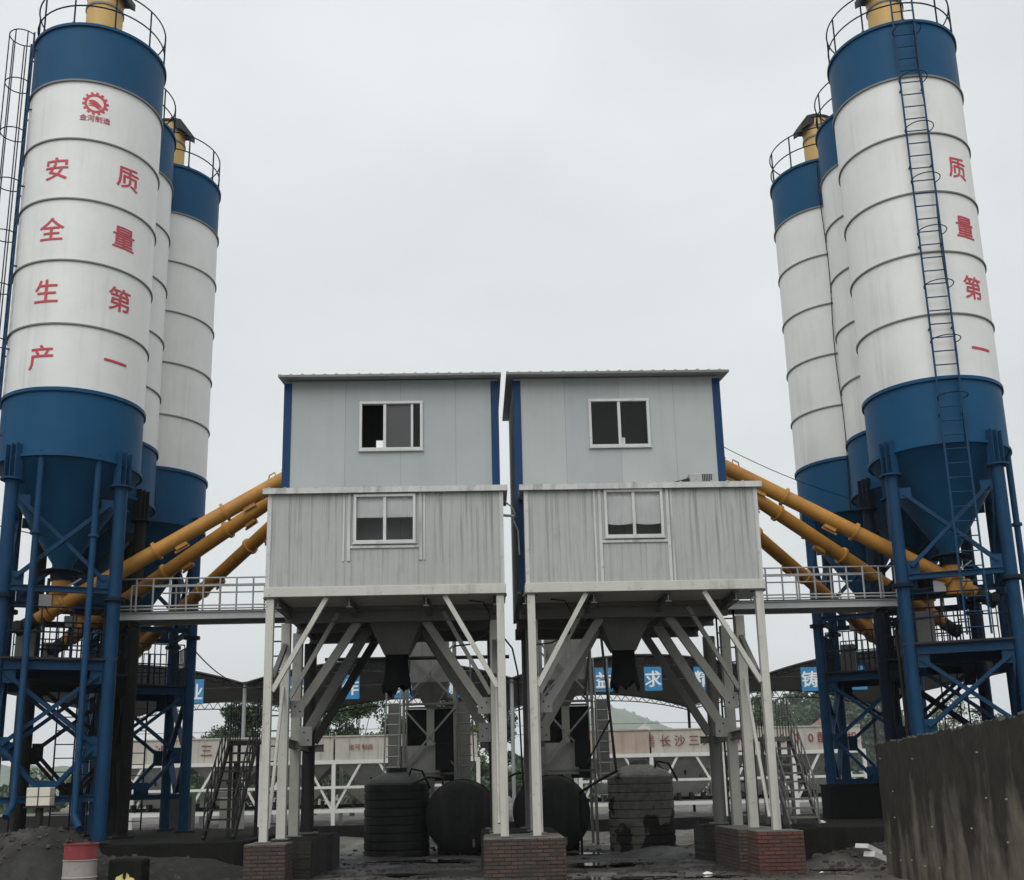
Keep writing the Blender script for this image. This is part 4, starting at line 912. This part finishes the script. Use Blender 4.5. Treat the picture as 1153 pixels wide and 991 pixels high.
# ------------------------------------------------------------------ arched sheds
def shed(xa, xb, label, last=False):
    xc = (xa+xb)/2; hw = (xb-xa)/2; Y0, Y1 = 50.0, 71.0; t = thing('arched_shed', label, 'shed', (xc, Y0, 0), 0, 'arched roof sheds over the bins')
    zr = lambda x: 7.52 - .95*(x/hw)**2
    n = 28; vs = []
    xsn = [-hw+2*hw*i/n for i in range(n+1)]
    for y in (0, Y1-Y0):
        for x in xsn: vs.append((x, y, zr(x)))
        for x in xsn: vs.append((x, y, zr(x)-.05))
    m_ = n+1; fs = []
    for i in range(n):
        fs += [(i, i+1, 2*m_+i+1, 2*m_+i), (m_+i+1, m_+i, 3*m_+i, 3*m_+i+1), (i+1, i, m_+i, m_+i+1), (2*m_+i, 2*m_+i+1, 3*m_+i+1, 3*m_+i)]
    MB().poly(vs, fs, True).build('roof', M['shedroof'], t)
    for y in (.3, 20.8):
        tr = MB(); k = 22; lw = lambda x: zr(x)-.55+.3*(abs(x)/hw)
        for i in range(k):
            x0_, x1_ = -hw+2*hw*i/k, -hw+2*hw*(i+1)/k; xm = (x0_+x1_)/2
            tr.tube((x0_, y, lw(x0_)), (x1_, y, lw(x1_)), .035, 6); tr.tube((x0_, y, zr(x0_)-.1), (x1_, y, zr(x1_)-.1), .035, 6)
            tr.tube((x0_, y, lw(x0_)), (xm, y, zr(xm)-.1), .022, 5); tr.tube((xm, y, zr(xm)-.1), (x1_, y, lw(x1_)), .022, 5)
        tr.build('truss', M['darksteel'], t)
        for s in ((-1, 1) if last else (-1,)): MB().tube((s*hw, y, 0), (s*hw, y, zr(hw)-.05), .09, 10).build('post', M['galv'] if y < 1 else M['darksteel'], t)
    tie = MB()
    for y in (20.8,):
        for dz in (0, .55): tie.tube((-hw, y+.2, 5.55-dz), (hw, y+.2, 5.55-dz), .016, 5)
    tie.build('tie_rod', M['darksteel'], t)
    MB().box(-hw, hw, -.03, -.005, zr(hw)-.25, zr(hw)-.2).build('sign_rail', M['darksteel'], t)
shed(-23.2, -11.5, 'arched shed roof at the far left behind the left silo legs')
shed(-11.5, .6, 'arched shed roof seen through the left mixing tower')
shed(.6, 12.4, 'arched shed roof seen through the right mixing tower')
shed(12.4, 24.3, 'arched shed roof at the far right behind the right silo legs', True)
def sign(x, z, ch, label):
    t = thing('sign_board', label, 'sign', (x, 49.93, z-.54), R(0), 'blue character boards on the shed fronts')
    MB().box(-.40, .40, -.03, .03, 0, 1.08).build('board', M['signblue'], t, .006)
    if ch: bm_obj(on_plane(text_mesh(ch, .78, .022), 0, -.034, .54), 'lettering', M['signwhite'], t)
for x, z, ch, lb in ((-13.65, 6.2, '业', 'blue sign board half behind the left far silo leg'), (-9.05, 6.24, '合', 'blue sign board mostly hidden behind the left tower diagonals'), (-6.68, 6.26, '作', 'blue sign board with the white character 作'),
        (-4.3, 6.26, '共', 'blue sign board 共 hidden behind the left discharge chute'), (-1.9, 6.24, '赢', 'dim blue sign board 赢 behind the left hopper ladder'), (2.6, 6.36, '精', 'blue sign board 精 hidden behind the right hopper tower'), (4.78, 6.36, '益', 'blue sign board with the white character 益'),
        (7.03, 6.36, '求', 'blue sign board with the white character 求'), (9.3, 6.32, '精', 'pale blue sign board 精 cut by a tower diagonal, right of 求'), (14.2, 6.2, '铸', 'blue sign board with the white character 铸'), (16.4, 6.22, '造', 'blue sign board 造 between the right silo legs')):
    sign(x, z, ch, lb)

# ------------------------------------------------------------------ retaining wall on the right
def rwall():
    t = thing('retaining_wall', 'tall sooty stained concrete wall at the right edge of the yard', 'wall', (6.6, 20.6, 0))
    a, b = Vector((6.62, 20.6, 0)), Vector((4.6, 8.5, 0)); d = (b-a).normalized(); nrm = Vector((d.y, -d.x, 0))
    if nrm.x > 0: nrm = -nrm
    ln = (b-a).length; n = 130; hN = 14; vs = []; th = .35
    prof = lambda s: 2.27+.012*math.sin(s*5.1)+.012*math.sin(s*13.7)+.01*math.sin(s*29)
    for i in range(n+1):
        s = ln*i/n
        for j in range(hN+1):
            z = -.3+(prof(s)+.3)*j/hN; off = .008*math.sin(s*3+z*2)+.006*math.sin(s*11+z*5)
            p = a+d*s+nrm*off; vs.append((p.x-6.6, p.y-20.6, z))
        p = a+d*s-nrm*th; vs.append((p.x-6.6, p.y-20.6, prof(s)-.02)); vs.append((p.x-6.6, p.y-20.6, -.3))
    k = hN+3; fs = []
    for i in range(n):
        for j in range(k-1): fs.append((i*k+j, (i+1)*k+j, (i+1)*k+j+1, i*k+j+1))
    fs += [tuple(range(k))[::-1], tuple(n*k+j for j in range(k))]
    o = MB().poly(vs, fs).build('concrete_face', M['wall'], t)
    tl = MB()
    for s in np.arange(.45, ln, .95):
        for z in (.35, .95, 1.45, 1.98):
            if random.random() < .32:
                p = a+d*(s+random.uniform(-.2, .2))+nrm*.02; zz = z+random.uniform(-.08, .08)
                tl.beam(p-d*.022-Vector((6.6,20.6,-zz)), p+d*.022-Vector((6.6,20.6,-zz+.006)), .02, .014)
    tl.build('formwork_tie', M['dirtywhite'], t)
    cr = MB()
    for i in range(130):
        s = random.uniform(0, ln); p = a+d*s-nrm*random.uniform(-.01, .05); q_ = .008+.016*random.random()
        cr.box(p.x-6.6-q_, p.x-6.6+q_, p.y-20.6-q_, p.y-20.6+q_, prof(s)-.02, prof(s)+.008*random.random()+.003)
    cr.build('mortar_crust', M['concrete'], t)
rwall()

# ------------------------------------------------------------------ small things in the yard
t = thing('oil_drum', 'worn red and white steel drum in front of the left silo leg', 'drum', (-7.78, 20.3, -.02), R(12))
rd, hd_ = .285, .87
MB().lathe([(rd, .60), (rd+.004, .61), (rd, .63), (rd, .845), (rd+.012, .85), (rd+.012, .872), (rd-.012, .872), (rd-.015, .85), (0, .85)], 40).build('red_top', M['fadedred'], t)
MB().lathe([(rd, .02), (rd, .285), (rd+.016, .30), (rd, .315), (rd, .575), (rd+.016, .59), (rd, .60)], 40).build('white_body', M['dirtywhite'], t)
MB().lathe([(rd, 0), (rd+.012, 0), (rd+.012, .02), (rd, .02)], 40).build('rim', M['dirtywhite'], t)
MB().tube((.15, 0, .85), (.15, 0, .875), .035, 12).build('bung', M['darksteel'], t)
o = MB().box(-.26, .34, -.25, .25, -.2, .55).build('concrete_footing', M['concdark'], None, .04); o.location = (-7.1, 20.75, 0); tag(o, 'black concrete footing right beside the red and white drum', 'footing')
vs = []; k = 26; rq = random.Random(11)
for j in range(11):
    for i in range(k):
        a = 2*math.pi*i/k; f = j/10; rr = math.cos(f*1.5)**.7*(1+.22*math.sin(3*a+2)+.16*math.sin(7*a+j)+rq.uniform(-.16, .16))
        vs.append((.21*rr*math.cos(a)+.03*f, .15*rr*math.sin(a), .25*f*(1+.25*math.sin(2*a+1)+rq.uniform(-.1, .1))))
o = MB().poly(vs, [(j*k+i, j*k+(i+1) % k, (j+1)*k+(i+1) % k, (j+1)*k+i) for j in range(10) for i in range(k)]).build('plastic_bag', M['bag']); o.location = (-6.95, 20.05, .02); tag(o, 'crumpled yellow plastic bag on the mud at the bottom left', 'bag')
o = MB().poly([(-.2,-.1,.0),(.2,-.13,.0),(.28,.1,.02),(-.18,.12,.02),(-.2,-.1,.06),(.2,-.13,.08),(.3,.1,.05),(-.18,.12,.09)], [(3,2,1,0),(4,5,6,7),(0,1,5,4),(1,2,6,5),(2,3,7,6),(3,0,4,7)]).build('plastic_bag', M['bag']); o.location = (-6.55, 20.1, .03); tag(o, 'flattened yellow bag scrap just right of the crumpled bag', 'bag')
t = thing('strapped_carton', 'pale strapped stack of boxes on the post before the left silo', 'box', (-9.40, 22.45, 1.50))
MB().box(-.23, .23, -.13, .13, 0, .17).box(-.235, .225, -.13, .13, .174, .35).build('carton', M['wood'], t, .012)
MB().box(-.012, .012, -.134, -.131, 0, .35).box(-.23, .22, -.134, -.131, .168, .178).build('strap', M['darksteel'], t)
t = thing('steel_post', 'short dark steel post carrying the strapped boxes', 'post', (-9.40, 22.45, .6))
MB().tube((0, 0, -.3), (0, 0, .86), .075, 12).build('shaft', M['darksteel'], t); MB().box(-.26, .26, -.15, .15, .86, .895).build('top_plate', M['darksteel'], t)
t = thing('polystyrene_scrap', 'broken white panel scrap leaning by the foot of the stained wall', 'scrap', (6.42, 20.95, .16), R(35))
MB().beam((-.2, 0, .30), (.16, -.03, .16), .30, .08).build('panel', M['scrapwhite'], t); MB().beam((-.16, -.12, .16), (.2, -.15, .04), .26, .1).build('broken_piece', M['scrapwhite'], t)
for x, y, a, s, lb in ((3.35, 20.7, 20, .10, 'white paper scrap on mud right of the middle pier'), (5.5, 20.9, 60, .09, 'white paper scrap on the mud in front of the bright red pier'), (3.2, 29.3, 0, .16, 'white plastic lump on the ground beside the grey tank'), (6.9, 25.4, 0, .13, 'white scrap lying on the right base edge')):
    z = gz(x, y) if x < 5.55 or y < 22.9 else .72
    vs = []
    for i in range(10):
        t_ = 2*math.pi*i/10; rr = s*(.7+.5*random.random()); vs.append((rr*math.cos(t_), rr*.7*math.sin(t_), .02*random.random()))
    vs += [(0.3*v[0], .3*v[1], s*.45) for v in vs[:10]]
    o = MB().poly(vs, [(i, (i+1) % 10, 10+(i+1) % 10, 10+i) for i in range(10)]+[tuple(range(10, 20))]).build('paper_scrap', M['scrapwhite']); o.location = (x, y, z+.005); o.rotation_euler = (0, 0, R(a)); tag(o, lb, 'scrap')
# loose stones and clods on the yard: nobody could count them
rs = random.Random(3); rb = MB()
def stone(x, y, z, s):
    base = [(-1,-1,-.6),(1,-1,-.6),(1,1,-.6),(-1,1,-.6),(-.7,-.8,.5),(.6,-.7,.6),(.8,.6,.45),(-.6,.7,.55)]
    ca, sa = math.cos(rs.random()*6.3), math.sin(rs.random()*6.3)
    vs = []
    for a, b_, c in base:
        a, b_, c = a*s*rs.uniform(.6, 1.1), b_*s*rs.uniform(.6, 1.1), c*s*rs.uniform(.6, 1.1); vs.append((x+a*ca-b_*sa, y+a*sa+b_*ca, z+c))
    rb.poly(vs, [(3,2,1,0),(4,5,6,7),(0,1,5,4),(1,2,6,5),(2,3,7,6),(3,0,4,7)])
for i in range(2600):
    x, y = rs.uniform(-13, 7.5), 19.5+abs(rs.gauss(0, 7))
    if x > 6.3 and y < 21: continue
    s = rs.choice((.012, .018, .022, .03, .045)) if rs.random() < .95 else .08
    stone(x, y, gz(x, y)+s*.2, s)
for cx, cy, sx, sy, k in ((-9.5, 21.5, 1.8, .7, 260), (7.0, 21.8, 1, .6, 160), (-4.6, 20.55, .6, .15, 60), (.1, 20.55, .9, .15, 60), (4.7, 20.5, .7, .15, 60)):
    for i in range(k):
        x, y = rs.gauss(cx, sx), rs.gauss(cy, sy); s = rs.choice((.02, .03, .04, .06))
        stone(x, y, gz(x, y)+s*.2, s)
tag(rb.build('loose_stones', M['stone']), 'loose dark stones and clods scattered over the wet yard', 'rubble', kind='stuff')
def smallheap(name, cat, x, y, rx, ry, h, mat, label):
    vs = []; k = 30; rq = random.Random(int(x*10))
    for j in range(12):
        for i in range(k):
            a = 2*math.pi*i/k; f = j/11; rr = (1-f)*(1+.15*math.sin(2*a+x)+.1*math.sin(5*a)); vs.append((rx*rr*math.cos(a), ry*rr*math.sin(a), h*f**1.1*(1+.12*math.sin(4*a+j))+rq.uniform(-.02, .02)-.03))
    o = MB().poly(vs, [(j*k+i, j*k+(i+1) % k, (j+1)*k+(i+1) % k, (j+1)*k+i) for j in range(11) for i in range(k)], True).build(name, M[mat]); o.location = (x, y, gz(x, y)); tag(o, label, cat)
smallheap('sand_heap', 'sand heap', 4.75, 28.6, .75, .5, .26, 'sand', 'low brown sand heap on the ground left of the black pier')
smallheap('rubble_pile', 'rubble', -3.6, 37.5, 1.2, .8, .35, 'stone', 'grey rubble pile on the ground between the left tower and the bins')
smallheap('tarpaulin', 'tarpaulin', -4.2, 41.2, .55, .4, .55, 'dirtywhite', 'crumpled pale tarpaulin lying in front of the left bin row')
# clutter between towers and bins
def clutter(name, label, cat, loc, boxes, mat, rz=0):
    t = thing(name, label, cat, loc, rz); nm = {'steel_cabinet': ('body', 'door'), 'steel_box': ('body', 'lid')}[name]
    MB().box(*boxes).build(nm[0], M[mat], t, .012)
    x0, x1, y0, y1, z0, z1 = boxes
    if name == 'steel_cabinet': MB().box(x0+.05, x1-.05, y0-.012, y0-.002, z0+.05, z1-.05).build(nm[1], M[mat], t)
    else: MB().box(x0-.02, x1+.02, y0-.02, y1+.02, z1+.002, z1+.04).build(nm[1], M[mat], t)
clutter('steel_cabinet', 'dark cabinet standing behind the left far silo leg', 'cabinet', (-9.1, 31.6, .72), (-.35, .35, -.2, .2, 0, .9), 'tankgrey')
clutter('steel_cabinet', 'pale cabinet standing right of the left far silo legs', 'cabinet', (-7.6, 31.2, .72), (-.3, .3, -.2, .2, 0, .85), 'cream')
clutter('steel_box', 'black steel box on the right base near the wall', 'box', (8.7, 28.2, .72), (-.8, .9, -.4, .4, 0, .8), 'rubber')
t = thing('sheet_barrier', 'low dark sheet screen standing behind the left silo legs at the frame edge', 'screen', (-15.5, 34.5, 0)); MB().box(-4, 4, -.02, .02, 0, 1.15).build('sheet', M['darksteel'], t); MB().box(-3.9, -3.8, .021, .1, 0, 1.3).build('stake', M['darksteel'], t); MB().box(3.8, 3.9, .021, .1, 0, 1.3).build('stake', M['darksteel'], t)
# low dark concrete kerb in front of the bins
tag(MB().box(-18, 18, 43.4, 43.7, -.1, .42).build('bin_footing', M['concdark'], None, .03), 'low dark concrete footing wall along the front of the bin rows', 'wall')

# ------------------------------------------------------------------ cables
def cable(pts, r, label, mat='rubber'): tag(MB().path(pts, r, 6).build('cable', M[mat]), label, 'cable')
def sag(a, b, s, n=16):
    a, b = Vector(a), Vector(b); return [a.lerp(b, i/n)-Vector((0, 0, 4*s*(i/n)*(1-i/n))) for i in range(n+1)]
cable([(-.21, 21.5, 7.0), (.02, 21.5, 6.98)], .028, 'short horizontal pipe bridging the gap between the towers', 'galv')
cable([(-.2, 21.6, 7.35), (-.02, 21.6, 7.2), (.05, 21.6, 7.05), (.0, 21.6, 6.95), (.1, 21.6, 6.7), (.12, 21.6, 6.2)], .018, 'looped grey cable in the gap between the towers', 'galv')
cable([(-.2, 22.3, 4.6), (-.05, 22.3, 4.4), (.05, 22.3, 3.9), (.06, 22.3, 3.2), (.12, 22.3, 1.2)], .02, 'black hose hanging between the inner columns of the towers')
cable(sag((-14, 24.5, 8.6), (-9.6, 22.3, 6.9), .12), .012, 'thin cable from the left frame edge to the lettered silo cone')
cable(sag((-8.1, 28.3, 5.3), (-11.4, 50, 6.6), .3), .018, 'thin cable from the left silo leg down to the shed post')
cable(sag((4.4, 23.0, 9.05), (8.5, 24.6, 7.9), .15), .008, 'thin wire above the topmost right screw conveyor')
cable([(-4.6, 27.5, 4.86), (.0, 27.6, 4.86)], .05, 'long dark horizontal pipe behind the left mixing tower', 'darksteel')

t = thing('leaning_pole', 'black pole leaning on the grey tank behind the right tower', 'pole', (1.75, 28.6, 0))
MB().path([(0, 0, 1.5), (.5, .1, 1.78), (1.0, .2, 2.02)], .035, 8).build('shaft', M['rubber'], t); MB().path([(0, 0, -.05), (0, 0, 1.52)], .03, 8).build('support', M['rubber'], t)
# ------------------------------------------------------------------ trees, hills
def tree(x, y, h, r, seed, mat, label, n=5200, leaf=.26, gap=.0, trunk=.35):
    rg = np.random.default_rng(seed); t = thing('broadleaf_tree', label, 'tree', (x, y, 0), 0, 'trees behind the sheds')
    tb = MB(); th = h*trunk; lean = rg.normal(0, .2, 2)
    tb.tube((0, 0, -.2), (lean[0], lean[1], th), .2, 10, .13)
    cl = []
    for i in range(int(11+r*2.2)):
        a = rg.uniform(0, 6.283); f = rg.uniform(.0, 1); rr = r*math.sqrt(rg.uniform(0, 1))*(1-.55*f**1.6)
        c = np.array([rr*math.cos(a), rr*math.sin(a), th*.9+(h-th*.9)*f]); s = rg.uniform(.5, .95)*r*.46
        cl.append((c, s)); tb.tube((lean[0], lean[1], th*rg.uniform(.6, 1)), tuple(c), .06, 6, .02)
    tb.build('trunk', M['bark'], t)
    V = []; per = int(2.0*n)//len(cl)
    for c, s in cl:
        d = rg.normal(0, 1, (per, 3)); d /= np.linalg.norm(d, axis=1)[:, None]; p = c + d*(s*rg.uniform(.25, 1.12, (per, 1)))*np.array([1, 1, .75])
        u = rg.normal(0, 1, (per, 3)); u /= np.linalg.norm(u, axis=1)[:, None]; v = np.cross(u, rg.normal(0, 1, (per, 3))); v /= np.linalg.norm(v, axis=1)[:, None]
        l = leaf*rg.uniform(.5, 1.2, (per, 1))
        V.append(np.stack([p-u*l*.5, p+v*l*.3, p+u*l*.5, p-v*l*.3], 1).reshape(-1, 3))
    V = np.concatenate(V); me = bpy.data.meshes.new('crown'); nf = len(V)//4
    me.from_pydata(V.tolist(), [], np.arange(nf*4).reshape(-1, 4).tolist()); me.materials.append(M[mat])
    o = bpy.data.objects.new('crown', me); COL.objects.link(o); o.parent = t
tree(-10.6, 84, 8.9, 3.0, 1, 'leaf', 'bushy green tree behind the left bins, under the 作 board')
tree(-7.2, 88, 7.6, 2.6, 2, 'leafdark', 'green tree right of the bushy one, half behind the black tank')
tree(-14.6, 92, 7.4, 2.0, 3, 'leafdark', 'small dark tree left of the bushy tree, behind the tower columns')
tree(-2.6, 78, 8.2, 2.2, 4, 'leafpale', 'pale thin tree seen right of the left hopper tower', 3600, .24)
tree(.9, 90, 7.8, 2.4, 5, 'leafdark', 'dark tree seen in the gap between the towers')
tree(-18.0, 80, 7.6, 2.0, 6, 'leafdark', 'dark tree seen behind the left staircase')
tree(-23.5, 100, 7.2, 3.0, 7, 'leafdark', 'low dark tree above the left bins, left of the staircase')
tree(19.3, 78, 8.6, 1.6, 8, 'leafpale', 'sparse tree seen over the right staircase', 2200, .24)
tree(34.5, 84, 7.6, 2.0, 9, 'leafpale', 'pale sparse tree between the right silo legs', 1200, .24)
tree(39.5, 88, 7.0, 2.2, 10, 'leaf', 'green tree near the right frame edge behind the silo legs', 2000, .24)
def hillmesh(name, pts, depth, y, mat, n=160, rough=1.0, seed=1):
    rg = random.Random(seed); xs_ = [p[0] for p in pts]; vs = []; m_ = 26
    ph = [rg.uniform(0, 6.28) for _ in range(8)]
    for i in range(n+1):
        x = xs_[0]+(xs_[-1]-xs_[0])*i/n; h = float(np.interp(x, xs_, [p[1] for p in pts]))
        for j in range(m_+1):
            f = j/m_; yy = y+depth*(f-.5); k = math.sin(math.pi*f)**.7
            b_ = rough*(.5*math.sin(x*.17+ph[0]+yy*.06)+.4*math.sin(x*.37+ph[1]-yy*.13)+.35*math.sin(x*.73+ph[2]+yy*.21))*k
            vs.append((x, yy, max(h*k+b_*min(1, h/6), -.5)-.3))
    w_ = m_+1
    return tag(MB().poly(vs, [(i*w_+j, (i+1)*w_+j, (i+1)*w_+j+1, i*w_+j+1) for i in range(n) for j in range(m_)], True).build(name, M[mat]), kind='structure')
hillmesh('hill', [(-.62+(x+.62)*5.2, h*4.9) for x, h in ((8, 0), (21, 14), (27, 22), (34, 26), (40, 24), (46, 21.5), (53, 18), (64, 15), (80, 12), (110, 9), (140, 4))], 420, 1716, 'hill', n=260, rough=4.0)
hillmesh('hill', [(-1100, 0), (-850, 50), (-500, 38), (-250, 28), (-80, 34), (40, 26), (120, 0)], 300, 1300, 'hill', n=260, rough=3.5, seed=2)
def wood(name, x0, x1, y0, y1, hf, seed, n, leaf, mat, label):
    """a wooded rise reading as one mass of leaf clumps"""
    rg = np.random.default_rng(seed); k = n//90; V = []
    cx, cy = rg.uniform(x0, x1, k), rg.uniform(y0, y1, k)
    for a, b_ in zip(cx, cy):
        h = hf(a); cz = h*rg.uniform(.2, .95); s = rg.uniform(.8, 1.7)*leaf/.8; d = rg.normal(0, 1, (90, 3)); d /= np.linalg.norm(d, axis=1)[:, None]
        p = np.array([a, b_, cz]) + d*s*rg.uniform(.6, 1.05, (90, 1)); u = rg.normal(0, 1, (90, 3)); u /= np.linalg.norm(u, axis=1)[:, None]
        v = np.cross(u, rg.normal(0, 1, (90, 3))); v /= np.linalg.norm(v, axis=1)[:, None]; l = leaf*rg.uniform(.6, 1.3, (90, 1))
        V.append(np.stack([p-u*l*.5, p+v*l*.35, p+u*l*.5, p-v*l*.35], 1).reshape(-1, 3))
    V = np.concatenate(V); me = bpy.data.meshes.new(name); me.from_pydata(V.tolist(), [], np.arange(len(V)).reshape(-1, 4).tolist()); me.materials.append(M[mat])
    o = bpy.data.objects.new(name, me); COL.objects.link(o); tag(o, label, 'woods', kind='stuff')
wood('wooded_rise', 70, 140, 310, 335, lambda x: 1+2.2*float(np.interp(x/2.22, [31, 36, 41, 45, 50, 57, 62], [4, 9.5, 13, 13, 12.2, 7, 3])), 4, 50000, 1.3, 'leafdark', 'rounded wooded rise behind the right bin row')
wood('tree_belt', -75, 90, 150, 165, lambda x: 4.6+1.4*math.sin(x*.21)+1.0*math.sin(x*.53+1), 5, 34000, .9, 'leafdark', 'distant belt of low trees along the horizon')

# ------------------------------------------------------------------ humid air
hz = MB().box(-1250, 1250, -25, 2150, -2.5, 140).build('haze', bpy.data.materials.new('humid_air'))
hm = hz.data.materials[0]; hm.use_nodes = True; hn = hm.node_tree; hn.nodes.clear()
ho = hn.nodes.new('ShaderNodeOutputMaterial'); hv = hn.nodes.new('ShaderNodeVolumePrincipled')
hv.inputs['Color'].default_value = (.93, .96, 1, 1); hv.inputs['Density'].default_value = .00028; hv.inputs['Anisotropy'].default_value = .2
hn.links.new(hv.outputs[0], ho.inputs['Volume']); tag(hz, 'pale humid air over the whole yard', 'haze', kind='stuff')
